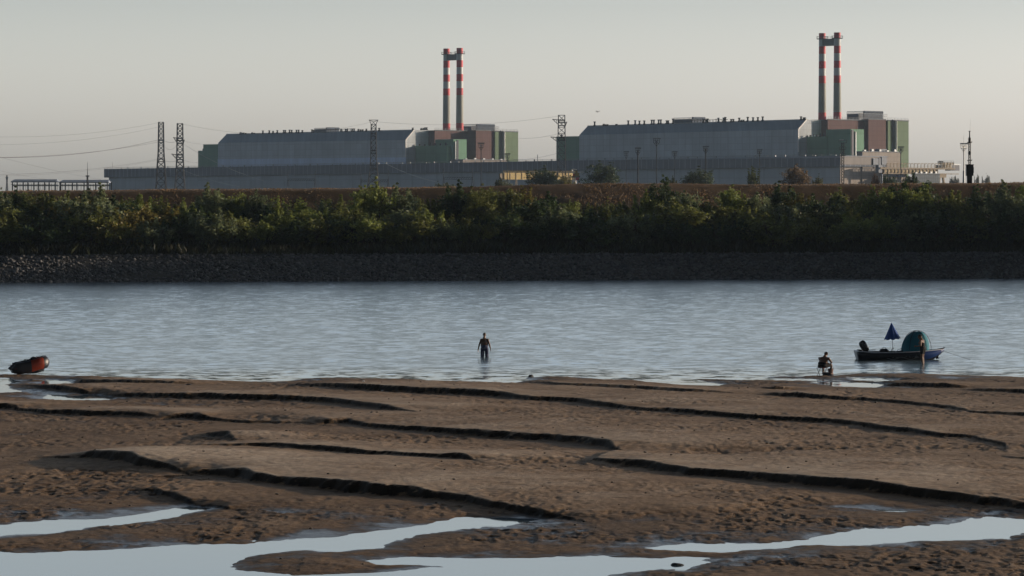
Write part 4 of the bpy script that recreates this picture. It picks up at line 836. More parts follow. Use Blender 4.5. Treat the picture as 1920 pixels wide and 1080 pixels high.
# ------------------------------------------------------------------ OPEN SHEDS at the left
for xa, xb_, yt, lab in ((23, 109, 336.2, "first open shed with a ridged roof on posts, at the far left"), (113.5, 206, 337.2, "second open shed with a ridged roof on posts, next to the long hall")):
    Y = 1700; T = thing("open_shed", lab, "shed", (U((xa + xb_) / 2) * Y, Y, 8), "open sheds left of the power station"); X0, X1 = U(xa) * Y, U(xb_) * Y; zt = at(0, yt, Y).z; ze = at(0, yt + 4.0, Y).z
    rid = 3.2; m = MB(); m.add([(X0, Y - 5, ze), (X0 + 1.2, Y, zt), (X0, Y + 5, ze), (X1, Y - 5, ze), (X1 - .6, Y, zt), (X1, Y + 5, ze), (X0, Y - 5, ze - .5), (X1, Y - 5, ze - .5), (X0, Y + 5, ze - .5), (X1, Y + 5, ze - .5)], [(0, 3, 4, 1), (1, 4, 5, 2), (0, 1, 2), (3, 5, 4), (6, 7, 3, 0), (2, 5, 9, 8), (6, 0, 2, 8), (7, 9, 5, 3)]); m.build("roof", M_roofgrey, T)
    n_ = 5
    for i in range(n_):
        for dy in (-4.6, 4.6): X = X0 + .8 + (X1 - X0 - 1.6) * i / (n_ - 1); MB().cbox((X + (dy > 0) * 1.1, Y + dy, (8 + ze) / 2), (.55, .55, ze - 8)).build("post", M_dsteel, T)
    m = MB()
    for i in range(16): X = X0 + (X1 - X0) * (i + .5) / 16; m.bar((X, Y + 2, 8), (X, Y + 2, ze - 1), .10)
    m.bar((X0, Y - 4.6, at(0, 346, Y).z), (X1, Y - 4.6, at(0, 346, Y).z), .10).bar((X0, Y + 2, at(0, 348, Y).z), (X1, Y + 2, at(0, 348, Y).z), .3); m.build("inner_frame", M_dsteel, T)
# ------------------------------------------------------------------ YELLOW CRANE BEAM and gantry crane
bq = -230.0; ay = PF(944, bq); T = thing("yellow_crane_beam", "long yellow crane beam in front of the low hall, partly behind a round tree", "crane", (*W2(ay, bq + 30), 8))
def sb(mb, a, xa, xb, ya, yb, a_near=0.0, a_far=1.6):      # box on the sunlit side plane at plant coordinate a, running back between two pixel columns
    b0, b1 = AX(xa, a), AX(xb, a); z0, z1 = zat(yb, a, b0), zat(ya, a, b0)
    return mb.prism([W2(a - a_far, b0), W2(a + a_near, b0), W2(a + a_near, b1), W2(a - a_far, b1)], z1, z0)
sb(MB(), ay, 944, 1078, 323.6, 336.6).build("girder", M_yellow, T)
m = MB()
for i in range(13): sb(m, ay, 945 + i * 11, 945.6 + i * 11, 324, 336.2, .25, -.02)
m.build("stiffener", M_tan, T)
sb(MB(), ay - .3, 938, 943.8, 325.3, 335.6, 0, 1.1).build("end_carriage", M_tan, T)
z_ = zat(323.6, ay, bq); m = MB(); rail(m, P3(ay, AX(944, ay), z_), P3(ay, AX(1078, ay), z_), 1.0, 3.0, .06); m.build("walkway_railing", M_yellow, T)
for xx_ in (968, 1066): q = AX(xx_, ay - .8); zz_ = zat(336.6, ay, bq); MB().bar(P3(ay - .8, q - 1.2, 8), P3(ay - .8, q - .3, zz_), .22).bar(P3(ay - .8, q + 1.2, 8), P3(ay - .8, q + .3, zz_), .22).bar(P3(ay - .8, q - .9, 10), P3(ay - .8, q + .9, 10), .16).build("leg", M_tan, T)
Y = 1400; T = thing("crane_head", "small red, white and yellow crane head left of the big dark tree", "crane", (U(1080) * Y, Y, 8)); x = U(1080) * Y
c0 = lambda px, py: at(px, py, Y)
def pb(mb, xa, ya, xb_, yb_, dp=1.6, off=0): A_, B_ = c0(xa, ya), c0(xb_, yb_); return mb.box((A_.x, Y - dp / 2 + off, B_.z), (B_.x, Y + dp / 2 + off, A_.z))
pb(MB(), 1071, 330, 1088, 333).build("carriage", M_tan, T)
m = MB(); pb(m, 1077, 324, 1086, 330, 2.0); pb(m, 1079, 320, 1083, 324, 1.2); m.build("winch_housing", M_yellow, T)
m = MB(); m.bar(c0(1072, 318), c0(1077, 328), .25).bar(c0(1074, 317), c0(1082, 318), .18).bar(c0(1078, 332), c0(1080, 344), .3).bar(c0(1073, 332), c0(1078, 345), .3); pb(m, 1083, 322, 1094, 323.4, 1); m.build("white_jib", M_whitep, T)
m = MB(); pb(m, 1080, 333, 1086, 338, 1.2); pb(m, 1074, 326, 1077, 330, 1.2, -.3); m.build("red_guard", M_red, T)
MB().bar(c0(1079, 344), Vector((c0(1079, 344).x, Y, 7.5)), .4).build("mast", M_dsteel, T)

ag = 9.0; T = thing("gantry_crane", "long tan gantry crane with railing, lit panels and a blue cabin beside the right plant", "crane", (*W2(ag, AX(1720, ag)), 8))
bg0 = AX(1655, ag)
def gz2(py): return zat(py, ag, bg0)
def GP(px, py, da=0.0): return P3(ag + da, AX(px, ag), gz2(py))
def gb(mb, xa, ya, xb, yb, a0=-1.6, a1=0.0): return mb.prism([W2(ag + a0, AX(xa, ag)), W2(ag + a1, AX(xa, ag)), W2(ag + a1, AX(xb, ag)), W2(ag + a0, AX(xb, ag))], gz2(ya), gz2(yb))
gb(MB(), 1650, 313.6, 1790, 317, -2.0, .35).build("top_girder", simple("brown_grey_girder", (.15, .12, .08), .7, 0, .2, .8), T)
gb(MB(), 1655, 317.02, 1757, 324.5).build("web_girder", simple("brown_rib", (.17, .12, .07), .8), T)
M_lpan = simple("cream_panel", (.36, .29, .16), .7, 0, .1, .8)
for i in range(14): xx_ = 1660 + i * 6.65; gb(MB(), xx_, 318.3, xx_ + 3.8, 322.8, .02, .12).build("web_panel", M_lpan, T)
m = MB()
for i in range(16): xx_ = 1657.0 + i * 6.65; gb(m, xx_, 317.05, xx_ + 1.0, 324.4, .02, .5)
gb(m, 1655, 324.52, 1797, 326.0, -1.8, .4); m.build("web_rib", M_tan, T)
m = MB()
for i in range(18): xx_ = 1663 + i * 6.4; m.bar(GP(xx_, 313.5), GP(xx_, 306.4), .22).bar(GP(xx_, 306.4), GP(xx_ + 4.4, 305.8), .24)
for yy in (308.6, 311.2): m.bar(GP(1661, yy), GP(1776, yy), .09)
m.build("walkway_railing", simple("rail_tan", (.30, .25, .18), .7), T)
m = MB(); gb(m, 1757.5, 308.5, 1764.5, 313.6, -1.5, .2); gb(m, 1762, 300.8, 1769, 306.5); m.build("winch_housing", M_dsteel, T)
m = MB(); gb(m, 1768, 303.6, 1789, 307.5, -2.6, .2); gb(m, 1769, 307.5, 1786, 313.6, -1.8, -.2); m.build("machinery_deck", M_tan, T)
m = MB()
for xx_ in (1759, 1765, 1771, 1777, 1783, 1788): m.bar(GP(xx_, 313, .4), GP(xx_, 300.4, .4), .12)
for yy in (300.4, 303.2): m.bar(GP(1759, yy, .4), GP(1788, yy, .4), .12)
m.build("machinery_railing", M_steel, T)
cb = gb(MB(), 1783, 308.2, 1800, 318.8, -4.5, -.4).build("cabin", M_navy, T); gb(MB(), 1782, 306.8, 1801, 308.1, -4.8, 0).build("cabin_roof", M_steel, cb)
m = MB(); gb(m, 1760, 326.05, 1774, 332.5, -1.6, .2); m.bar(GP(1763, 332.5, -.7), P3(ag - .7, AX(1761, ag), 7.6), .8, 4, .6).bar(GP(1770, 332.5, -.7), P3(ag - .7, AX(1774, ag), 7.6), .8, 4, .6); m.build("leg", M_tan, T)
m = MB(); gb(m, 1648, 309.5, 1655.5, 324, -2.6, -.2); m.bar(GP(1656, 324, -.8), P3(ag - .8, AX(1656, ag), 7.6), .6); m.build("leg", M_bluegrey, T)

# ------------------------------------------------------------------ black gauge mast on the dike crest
t = 51.0; x, y = bpos(1818, t); z = bz(x, t); T = thing("gauge_mast", "black instrument mast with a boxy cabinet on the dike crest at the right", "mast", (x, y, z)); s = y / F
def gz(py): return HC - (py - HOR) * y / F
m = MB(); m.cbox((x, y, (gz(309) + gz(330)) / 2), (13.0 * s, .8, 20.5 * s)); m.cbox((x + 5.8 * s, y, (gz(312) + gz(326)) / 2), (3 * s, .6, 11 * s)); m.cbox((x, y, gz(308.8)), (14.2 * s, .95, 1.2 * s)); m.build("cabinet", M_black, T)
MB().cbox((x - .3 * s, y, (gz(329) + z) / 2 - .1), (9 * s, .6, gz(329) - z + .2)).build("pedestal", M_black, T)
m = MB(); zz_ = gz(309); h = 1.9 * s
while zz_ < gz(258):
    for sx_, sy_ in ((-1, -1), (1, -1), (1, 1), (-1, 1)): m.bar((x + sx_ * h, y + sy_ * h, zz_), (x + sx_ * h, y + sy_ * h, zz_ + 3 * s), .022)
    for sy_ in (-1, 1): m.bar((x - h, y + sy_ * h, zz_), (x + h, y + sy_ * h, zz_ + 3 * s), .018).bar((x + h, y + sy_ * h, zz_), (x - h, y + sy_ * h, zz_ + 3 * s), .018)
    zz_ += 3 * s
m.build("lattice_mast", M_black, T)
MB().bar((x, y, gz(268)), (x, y, gz(246)), 1.5 * s, 6, 1.0 * s).cbox((x, y, gz(246)), (3.6 * s, .2, 1.2 * s)).bar((x + .8 * s, y, gz(246)), (x + 1.2 * s, y, gz(224)), .010, 4, .006).build("antenna", M_black, T)
for py in (267, 301): MB().bar((x - 4 * s, y, gz(py)), (x + 4.5 * s, y, gz(py)), .05).bar((x + 4 * s, y, gz(py)), (x + 4.3 * s, y, gz(py - 3)), .03).bar((x - 3.6 * s, y, gz(py + 1)), (x - 3.6 * s, y, gz(py - 1)), .05).build("cross_bar", M_black, T)
m = MB(); m.ball((x, y, gz(287)), (3.0 * s, 3 * s, 4 * s), 10, 6); m.build("round_sensor", M_black, T)

# far grey treelines on the horizon, right
for px, wpx, yt, Y, lab in ((1790, 26, 332.5, 1500, "far grey clump of trees behind the gantry crane leg"), (1832, 14, 330.5, 1500, "small far clump of trees right of the gauge mast"), (1850, 24, 331.5, 1600, "flat far clump of trees right of the gauge mast")):
    h = HC - (yt - HOR) * Y / F - 8; v = VAR[0]; v = VAR[12]; plant('low', U(px) * Y, Y, 8, h, (wpx * Y / F) / (v[1] * h / v[2]), (.10, .11, .09), "tree", lab, "tree", None, .7, 0)
# birds in the sky
def bird(lab, px, py, Y, span):
    p = at(px, py, Y); T = thing("bird", lab, "bird", p, "small birds in the sky"); m = MB(); m.ball(p, (.22, .09, .08), 8, 6).ball(p + Vector((.22, 0, .03)), .07, 6, 5)
    m.add([p + Vector(v) for v in ((-.2, -.05, 0), (-.42, -.07, -.02), (-.42, .07, -.02), (-.2, .05, 0), (-.2, 0, .03))], [(0, 1, 2, 3), (4, 0, 3)]); 
    for s in (-1, 1): m.add([p + Vector((.1, s * .05, .03)), p + Vector((-.1, s * .05, .03)), p + Vector((-.05 + s * .1, s * span * .5, .15)), p + Vector((.08 + s * .15, s * span * .28, .22)), p + Vector((0, s * .05, -.02))], [(0, 3, 2, 1), (4, 1, 2, 3), (4, 3, 0)])
    m.build("body", simple("bird_grey", (.4, .4, .4), .8), T); T.rotation_euler.z = 1.1
bird("small pale bird flying above the right main hall's left end", 1121, 210, 520, .95)
#PART3
# ------------------------------------------------------------------ PEOPLE
M_skin = simple("tanned_skin", (.14, .075, .048), .55, 0, .12, 5.0)
M_hair = simple("grey_hair", (.10, .09, .08), .9, 0, .3, 20)
M_dhair = simple("dark_hair", (.02, .016, .013), .9, 0, .3, 20)
def patt(name, c1, c2, sc=12):
    m, n, l, b = mat_new(name); tc = n.new("ShaderNodeNewGeometry"); v = n.new("ShaderNodeTexVoronoi"); v.inputs['Scale'].default_value = sc; l.new(tc.outputs['Position'], v.inputs['Vector'])
    rp = n.new("ShaderNodeValToRGB"); rp.color_ramp.interpolation = 'CONSTANT'; rp.color_ramp.elements[0].color = (*c1, 1); rp.color_ramp.elements[1].position = .62; rp.color_ramp.elements[1].color = (*c2, 1)
    sp = n.new("ShaderNodeSeparateColor"); l.new(v.outputs['Color'], sp.inputs[0]); l.new(sp.outputs[0], rp.inputs[0]); l.new(rp.outputs[0], b.inputs['Base Color']); b.inputs['Roughness'].default_value = .9; return m
M_shorts = patt("patterned_shorts_cloth", (.03, .04, .09), (.16, .17, .24)); M_bshort = simple("black_cloth", (.010, .010, .012), .9, 0, .2, 9)
def remesh(o, v, sm=4):
    md = o.modifiers.new("r", 'REMESH'); md.mode = 'VOXEL'; md.voxel_size = v; md.use_smooth_shade = True
    s = o.modifiers.new("s", 'SMOOTH'); s.iterations = sm; s.factor = .5
def ell(c, rx, ry, tilt=0, yaw=0, n=14):
    out = []
    for i in range(n):
        t = 2 * math.pi * i / n; p = Matrix.Rotation(yaw, 3, 'Z') @ (Matrix.Rotation(tilt, 3, 'X') @ Vector((math.cos(t) * rx, math.sin(t) * ry, 0))); out.append(Vector(c) + p)
    return out
def hand(mb, wrist, d, side, curl=.5, s=1.0):
    """palm + four fingers of unequal length, bent at the knuckles, and a thumb off the side; side = direction the thumb leaves towards"""
    wv = Vector(wrist); d = Vector(d).normalized(); sd = Vector(side); sd = (sd - d * sd.dot(d)).normalized(); nn = d.cross(sd)
    for k_ in range(4): a = wv + sd * (.030 - .020 * k_) * s; mb.caps(wv + sd * (.012 - .008 * k_) * s, a + d * .088 * s, .014 * s, .0125 * s, 8)
    for k_, L in enumerate((.068, .078, .072, .056)):
        p = wv + sd * (.030 - .020 * k_) * s + d * .088 * s; dd = d.copy()
        for j, q in enumerate((.45, .32, .23)):
            dd = (dd + nn * curl * (.55 + .1 * j)).normalized(); e = p + dd * L * q * s; mb.caps(p, e, (.0095 - .0008 * j) * s, (.0088 - .0008 * j) * s, 8); p = e
    p = wv + sd * .022 * s + d * .025 * s; dd = (d * .6 + sd * .9 + nn * .25).normalized(); e = p + dd * .042 * s; mb.caps(p, e, .012 * s, .0105 * s, 8); dd = (d + sd * .25 + nn * .4).normalized(); mb.caps(e, e + dd * .038 * s, .0105 * s, .009 * s, 8)
def head(mb, c, fwd, up=Vector((0, 0, 1))):
    """skull, jaw, nose, lips, brow, ears around centre c (eye level), looking along fwd"""
    c = Vector(c); f = Vector(fwd).normalized(); r = f.cross(up).normalized(); u = r.cross(f)
    def E(cc, a, b_, d_, n=10): 
        rings = []
        for j in range(8):
            t = math.pi * min(max(j / 7, .03), .97) - math.pi / 2; rings.append([cc + r * (a * math.cos(t) * math.cos(2 * math.pi * i / n)) + f * (b_ * math.cos(t) * math.sin(2 * math.pi * i / n)) + u * (d_ * math.sin(t)) for i in range(n)])
        mb.loft(rings)
    E(c + u * .022 - f * .012, .077, .097, .092, 14); E(c - u * .045 + f * .022, .060, .068, .070, 12); E(c - u * .098 + f * .066, .026, .022, .018)
    E(c - u * .028 + f * .098, .013, .020, .020); mb.caps(c + u * .01 + f * .086, c - u * .03 + f * .104, .008, .012, 8); E(c - u * .066 + f * .088, .024, .010, .007); E(c + u * .022 + f * .080, .055, .012, .010)
    for s in (-1, 1): E(c + r * s * .079 - f * .005 - u * .008, .010, .018, .032)
    mb.caps(c - u * .06 - f * .03, c - u * .17 - f * .045, .055, .060, 12)
    return c, f, r, u
def hair(c, f, r, u, k=1.0):
    m = MB(); rings = []; n = 16
    for j in range(8):
        t = (j / 7) * R(88) + R(2); a = math.sin(t); rings.append([c + u * .026 - f * .016 + (r * (.083 * k * a * math.cos(2 * math.pi * i / n)) + f * (.103 * k * a * math.sin(2 * math.pi * i / n)) * (1 if math.sin(2 * math.pi * i / n) < 0 else .88) + u * (.098 * k * math.cos(t))) - (u * .035 * max(0, -math.sin(2 * math.pi * i / n)) * (j / 7)) for i in range(n)])
    m.loft(rings); return m
def person(lab, loc, yaw, J, clothes, hairmat, group=None, scale=1.0, belly=1.0, fem=False, wide=1.0):
    T = thing("person", lab, "person", loc, group); T.rotation_euler.z = yaw; T.scale = (scale * wide, scale * (1 + (wide - 1) * .6), scale)
    V3 = lambda k_: Vector(J[k_]); b = MB(); pel, ch, nk = V3('pelvis'), V3('chest'), V3('neck'); ax = (nk - pel).normalized(); tilt = -math.atan2(ax.y, ax.z)
    sh = .5 * (V3('shL') - V3('shR')).length; hw = .165 if not fem else .175; ww = .142 if not fem else .125
    prof = [(-.12, hw * .72, .095), (-.04, hw, .115), (.06, hw * .98, .118), (.18, ww * belly, .105 * belly), (.30, ww * 1.06 * belly, .112 * belly), (.42, sh * .86, .120), (.50, sh * .84, .115), (.565, sh * .66, .100), (.62, sh * .44, .082), (.67, .068, .068)]
    L = (nk - pel).length / .68; b.loft([ell(pel + ax * (q * L) + Vector((0, math.sin(max(0, q) * 3.5) * (.035 if 'bend' in J else 0), 0)), rx, ry, tilt) for q, rx, ry in prof])
    for s in ('L', 'R'):
        sg = -1 if s == 'L' else 1
        b.caps(nk - ax * .03, V3('sh' + s) - Vector((0, 0, .035)), .048, .056, 12); b.caps(ch + (V3('sh' + s) - ch) * .55, V3('sh' + s) - Vector((0, 0, .03)), .085, .066, 12); b.caps(V3('sh' + s) - Vector((0, 0, .03)), V3('el' + s), .062, .046, 12); b.caps(V3('el' + s), V3('wr' + s), .047, .030, 12)
        d = (V3('wr' + s) - V3('el' + s)).normalized(); hd = V3('hd' + s) if 'hd' + s in J else d; hand(b, V3('wr' + s) + d * .01, hd, V3('th' + s) if 'th' + s in J else Vector((-sg * .3, 1, 0)), J.get('curl', .45))
        b.caps(V3('hip' + s), V3('kn' + s), .092, .060, 14); b.caps(V3('kn' + s), V3('kn' + s).lerp(V3('an' + s), .35), .057, .056, 12); b.caps(V3('kn' + s).lerp(V3('an' + s), .35), V3('an' + s), .056, .038, 12)
        fd = Vector(J['foot' + s]) if 'foot' + s in J else Vector((sg * .15, 1, 0)); fd.normalize(); a = V3('an' + s); b.caps(a + Vector((0, 0, -.035)) - fd * .045, a + fd * .13 + Vector((0, 0, -.05)), .034, .030, 10)
        for k_ in range(5): q = fd.cross(Vector((0, 0, 1))) * (.032 - .016 * k_); b.caps(a + fd * .12 + q + Vector((0, 0, -.055)), a + fd * (.185 - .008 * k_) + q * 1.15 + Vector((0, 0, -.060)), .012, .010, 6)
    hc = V3('head'); b.caps(nk - ax * .05, hc - Vector((0, 0, .06)), .062, .056, 12); hh = head(b, hc, J['look'])
    if fem:
        for sg in (-1, 1): b.ball(ch + Vector((sg * .075, .10, -.02)), (.06, .05, .06))
    for q in ('pelvis',): pass
    bo = b.build("body", M_skin); bo.parent = T; bo.location = (0, 0, 0); remesh(bo, .0085)
    hm = hair(*hh, k=J.get('hairk', 1.0)); 
    if J.get('pony'): c, f, r_, u = hh; hm.caps(c - f * .10 + u * .03, c - f * .15 - u * .12, .035, .02)
    ho = hm.build("hair", hairmat); ho.parent = bo; remesh(ho, .012, 2)
    for nm, mt, fn in clothes:
        m = MB(); fn(m, J, pel, ax, tilt, L, prof); o = m.build(nm, mt); o.parent = bo; remesh(o, .011, 3)
    return T
def shorts(leg=.75, k=1.13):
    def fn(m, J, pel, ax, tilt, L, prof):
        m.loft([ell(pel + ax * (q * L), rx * k, ry * k * 1.05, tilt) for q, rx, ry in prof[:4]])
        for s in ('L', 'R'): h, kn = Vector(J['hip' + s]), Vector(J['kn' + s]); m.caps(h, h.lerp(kn, leg), .108, .098 if leg > .4 else .10, 14)
    return fn
def top(q0, q1, k=1.1):
    def fn(m, J, pel, ax, tilt, L, prof): m.loft([ell(pel + ax * (q * L), rx * k, ry * k * 1.1, tilt) for q, rx, ry in prof if q0 <= q <= q1])
    return fn
# wader seen from behind, knee deep
gx, gy = ground(908.5, 669.0); 
STAND = dict(pelvis=(0, 0, .95), chest=(0, .02, 1.28), neck=(0, .03, 1.47), head=(0, .07, 1.635), look=(.25, 1, -.15), shL=(-.172, .0, 1.40), shR=(.172, .0, 1.40), elL=(-.265, -.03, 1.12), elR=(.25, -.03, 1.13), wrL=(-.325, .05, .87), wrR=(.31, .04, .90), hdL=(-.1, .15, -1), hdR=(.02, .15, -1), thL=(.4, 1, 0), thR=(-.4, 1, 0),
    hipL=(-.10, 0, .90), hipR=(.10, 0, .90), knL=(-.115, .02, .49), knR=(.125, .05, .49), anL=(-.12, -.02, .09), anR=(.13, -.01, .09), curl=.5, hairk=.985)
person("wading man in patterned shorts seen from behind, knee deep in the river", (gx, gy, -.47), R(2), STAND, [("shorts", M_shorts, shorts(1.0))], M_hair, scale=1.03, belly=1.32, wide=1.04)
# person standing beside the boat, half turned left, one arm bent up
gx, gy = ground(1730.5, 681.5); 
S2 = dict(pelvis=(0, 0, .93), chest=(0, .05, 1.24), neck=(0, .09, 1.42), head=(-.01, .15, 1.56), look=(-.1, 1, -.35), shL=(-.18, .05, 1.37), shR=(.18, .07, 1.37), elL=(-.24, .02, 1.10), elR=(.22, .10, 1.10), wrL=(-.16, .24, 1.05), wrR=(.19, .15, .86), hdL=(.2, 1, 0), hdR=(0, .3, -1), thL=(0, 0, 1), thR=(-.3, 1, 0),
    hipL=(-.09, 0, .88), hipR=(.09, 0, .88), knL=(-.13, .0, .48), knR=(.12, .06, .48), anL=(-.15, -.06, .09), anR=(.13, .02, .09), curl=.5, pony=False)
person("standing bather in dark swimwear beside the blue tented boat, in shallow water", (gx, gy, -.13), R(62), S2, [("swim_shorts", M_bshort, shorts(.42)), ("swim_top", M_bshort, top(.15, .45, 1.06))], M_dhair, scale=.99, fem=True, wide=1.25)
# angler on a low stool, bent forward, facing right
gx, gy = ground(1541.0, 703.0, .02)
S3 = dict(pelvis=(0, 0, .52), chest=(0, .14, .84), neck=(0, .24, 1.00), head=(0, .36, 1.12), look=(.1, 1, -.55), shL=(-.215, .19, .93), shR=(.215, .19, .93), elL=(-.27, .34, .68), elR=(.27, .34, .69), wrL=(-.12, .52, .62), wrR=(.13, .52, .62), hdL=(.6, .8, -.2), hdR=(-.6, .8, -.2), thL=(0, .3, 1), thR=(0, .3, 1),
    hipL=(-.11, .04, .48), hipR=(.11, .04, .48), knL=(-.19, .47, .54), knR=(.18, .47, .55), anL=(-.19, .42, .10), anR=(.17, .50, .10), curl=.7, bend=1)
yawA = R(-38)
person("seated man in black shorts bent forward on a low stool at the water's edge", (gx, gy, .0), yawA, S3, [("shorts", M_bshort, shorts(.72, 1.14))], M_dhair, scale=.93, belly=1.35, wide=1.3)
T = thing("camping_stool", "low folding stool with thin metal legs under the seated man", "stool", (gx, gy, 0)); T.rotation_euler.z = yawA; T.scale = (.93, .93, .93)
def lpart(mb, name, mat, T, smooth=False):
    o = mb.build(name, mat, None, smooth); o.parent = T; return o
lpart(MB().cbox((0, 0, .405), (.42, .40, .025)), "seat", simple("dark_red_canvas", (.07, .012, .012), .9), T)
for sx_ in (-1, 1):
    for sy_ in (-1, 1): lpart(MB().bar((sx_ * .19, sy_ * .18, .39), (sx_ * .21, -sy_ * .2, -.12), .013, 6), "leg", M_dsteel, T)
lpart(MB().bar((-.2, .19, -.02), (.2, .19, -.02), .011, 6).bar((-.2, -.19, -.02), (.2, -.19, -.02), .011, 6), "stretcher", M_dsteel, T)
# bucket by his feet
bx, by = ground(1557.5, 701.0); T = thing("bucket", "small dark red bucket with a wire handle beside the seated man's feet", "bucket", (bx, by, -.02)); m = MB()
rg = lambda r_, z: [(r_ * math.cos(2 * math.pi * i / 18), r_ * math.sin(2 * math.pi * i / 18), z) for i in range(18)]
lpart(m.loft([rg(.115, 0), rg(.145, .27), rg(.150, .27), rg(.150, .285), rg(.138, .285), rg(.11, .02)]), "pail", simple("dark_red_plastic", (.06, .012, .012), .5), T)
hp = [(.15 * math.cos(t), .02, .27 + .15 * math.sin(t)) for t in [math.pi * i / 12 for i in range(13)]]; lpart(MB().poly(hp, .006, 5), "handle", M_dsteel, T)
bx, by = ground(1549, 704.0); T = thing("tackle_box", "low dark tackle box on the wet sand in front of the seated man", "box", (bx, by, -.01)); lpart(MB().cbox((0, 0, .07), (.34, .2, .14)), "case", M_black, T); lpart(MB().cbox((0, 0, .155), (.36, .22, .03)), "lid", simple("tackle_lid", (.05, .02, .02), .6), T)

# ------------------------------------------------------------------ MOTOR BOAT
bcx, bcy = ground(1690, 674.0); LB = 4.66; T = thing("motor_boat", "dark blue and black open motor boat with tilted outboard, moored in the shallows", "boat", (bcx, bcy, 0)); T.rotation_euler.z = R(4)
st = np.linspace(0, 1, 25)
def hb(s): return .80 * (1 - max(0, (s - .45) / .55) ** 2.3) * (.90 + .10 * min(1, s * 3)) + .012
def shz(s): return .40 + .14 * max(0, (s - .3) / .7) ** 1.7 + .07 * max(0, (.12 - s) / .12)
def kz(s): return -.16 + .66 * max(0, (s - .72) / .28) ** 2.2
def bx_(s): return -LB / 2 + LB * s
def sec(s, off=0.0):
    b, zt, zk = hb(s) - off, shz(s), kz(s) + off; zc = zk + (zt - zk) * .30
    b = max(b, .01); return [(b, zt), (b * .97, zc + (zt - zc) * .5), (b * .88, zc), (b * .45, zk + (zc - zk) * .35), (0, zk), (-b * .45, zk + (zc - zk) * .35), (-b * .88, zc), (-b * .97, zc + (zt - zc) * .5), (-b, zt)]
rake = lambda s, z: -.22 * (1 - s) * 0 - (.18 * (z - .0) if s < .001 else 0)
m = MB(); rings = []
for s in st: rings.append([(bx_(s) - (.25 * (z_ + .1) if s == 0 else 0), y_, z_) for y_, z_ in sec(s)])
n9 = 9; vs = [p for r_ in rings for p in r_]; fs = []; mi = []
for j in range(len(rings) - 1):
    for i in range(n9 - 1): fs.append((j * n9 + i, j * n9 + i + 1, (j + 1) * n9 + i + 1, (j + 1) * n9 + i))
fs.append(tuple(range(n9))[::-1]); m.add(vs, fs)
for k_ in range(len(fs)):
    j = k_ // 8; i = k_ % 8
    if k_ < len(fs) - 1 and (st[j] > .70 and i in (0, 7, 1, 6)): m.m[k_] = 1
hull = lpart(m, "hull", [simple("black_hull_paint", (.010, .012, .018), .35, 0, .2, 2), simple("blue_hull_paint", (.010, .042, .17), .35, 0, .1, 2)], T, True); sd_ = hull.modifiers.new("sol", 'SOLIDIFY'); sd_.thickness = .035; sd_.offset = -1
m = MB()
for sg in (-1, 1): m.poly([(bx_(s) - (.12 if s == 0 else 0), sg * (hb(s) + .01), shz(s) + .012) for s in st], .024, 6)
m.bar((bx_(0) - .12, -hb(0), shz(0) + .012), (bx_(0) - .12, hb(0), shz(0) + .012), .024, 6); lpart(m, "gunwale", simple("white_gunwale", (.62, .62, .66), .4), T)
m = MB(); fl = [(bx_(s), hb(s) * .86) for s in st[:22]]; m.prism([(x_, -y_) for x_, y_ in fl] + [(x_, y_) for x_, y_ in fl[::-1]], .06, .03); lpart(m, "floor", M_dsteel, T)
m = MB(); fl = [(bx_(s), hb(s) * .97) for s in st[18:]]; m.prism([(x_, -y_) for x_, y_ in fl] + [(x_, y_) for x_, y_ in fl[::-1]], .46, .43); lpart(m, "foredeck", M_navy, T)
for s, w_ in ((.22, .26), (.45, .28)): lpart(MB().cbox((bx_(s), 0, .33), (w_, hb(s) * 1.8, .06)).cbox((bx_(s), 0, .18), (w_ * .7, .5, .26)), "seat", M_black, T)
m = MB(); 
for k_, (s, ln) in enumerate(((.36, .10), (.42, .16), (.50, .20), (.555, .03), (.58, .03), (.605, .03), (.63, .12))): 
    x_ = bx_(s); y_ = -hb(s) * .985 - .006
    for dz, q in ((.20, 1.0), (.14, .6), (.26, .5)): m.cbox((x_ + .05 * math.sin(k_ * 2.1 + dz * 9), y_ - .004, dz), (ln * LB * q * .35, .010, .018))
m.poly([(bx_(s), -hb(s) * .99 - .012, .10 + .06 * math.sin(s * 30)) for s in np.linspace(.3, .68, 16)], .010, 4)
lpart(m, "stripe_graphic", simple("grey_decal", (.22, .23, .25), .5), T)
# outboard tilted up at the stern
m = MB(); cx_ = bx_(0) + .28; Mt = Matrix.Translation((cx_, 0, .72)) @ Matrix.Rotation(R(-32), 4, 'Y')
for z0, z1, a_, b_2 in ((-.30, .0, .15, .13),): pass
cw = MB(); cw.loft([ell((0, 0, z_), a_, b_2, 0, 0, 16) for z_, a_, b_2 in ((-.30, .10, .09), (-.26, .17, .14), (-.05, .205, .165), (.15, .21, .17), (.27, .18, .15), (.34, .10, .09))])
cw.v = [Mt @ Vector(p) for p in cw.v]; mo = lpart(cw, "outboard_motor", simple("glossy_black_cowl", (.02, .02, .024), .18, 0, .1, 2, spec=.6), T, True)
lg = MB(); lg.caps((0, 0, -.28), (0, 0, -.62), .10, .07, 10); lg.caps((0, 0, -.6), (.02, 0, -1.0), .06, .05, 10); lg.caps((-.14, 0, -1.0), (.16, 0, -1.0), .055, .04, 10); lg.loft([ell((.0, 0, -.70), .15, .10), ell((.0, 0, -.675), .15, .10)])
for k_ in range(3): t_ = k_ * 2.094; lg.bar((-.17, 0, -1.0), (-.19, .13 * math.cos(t_), -1.0 + .13 * math.sin(t_)), .03, 4)
lg.v = [Mt @ Vector(p) for p in lg.v]; o = lg.build("motor_leg", M_black); o.parent = mo
br = MB().cbox((bx_(0) + .02, 0, .38), (.22, .36, .34)).bar((cx_ - .05, .05, .5), (cx_ + .65, .12, .52), .022, 6); o = br.build("motor_bracket", M_dsteel); o.parent = mo
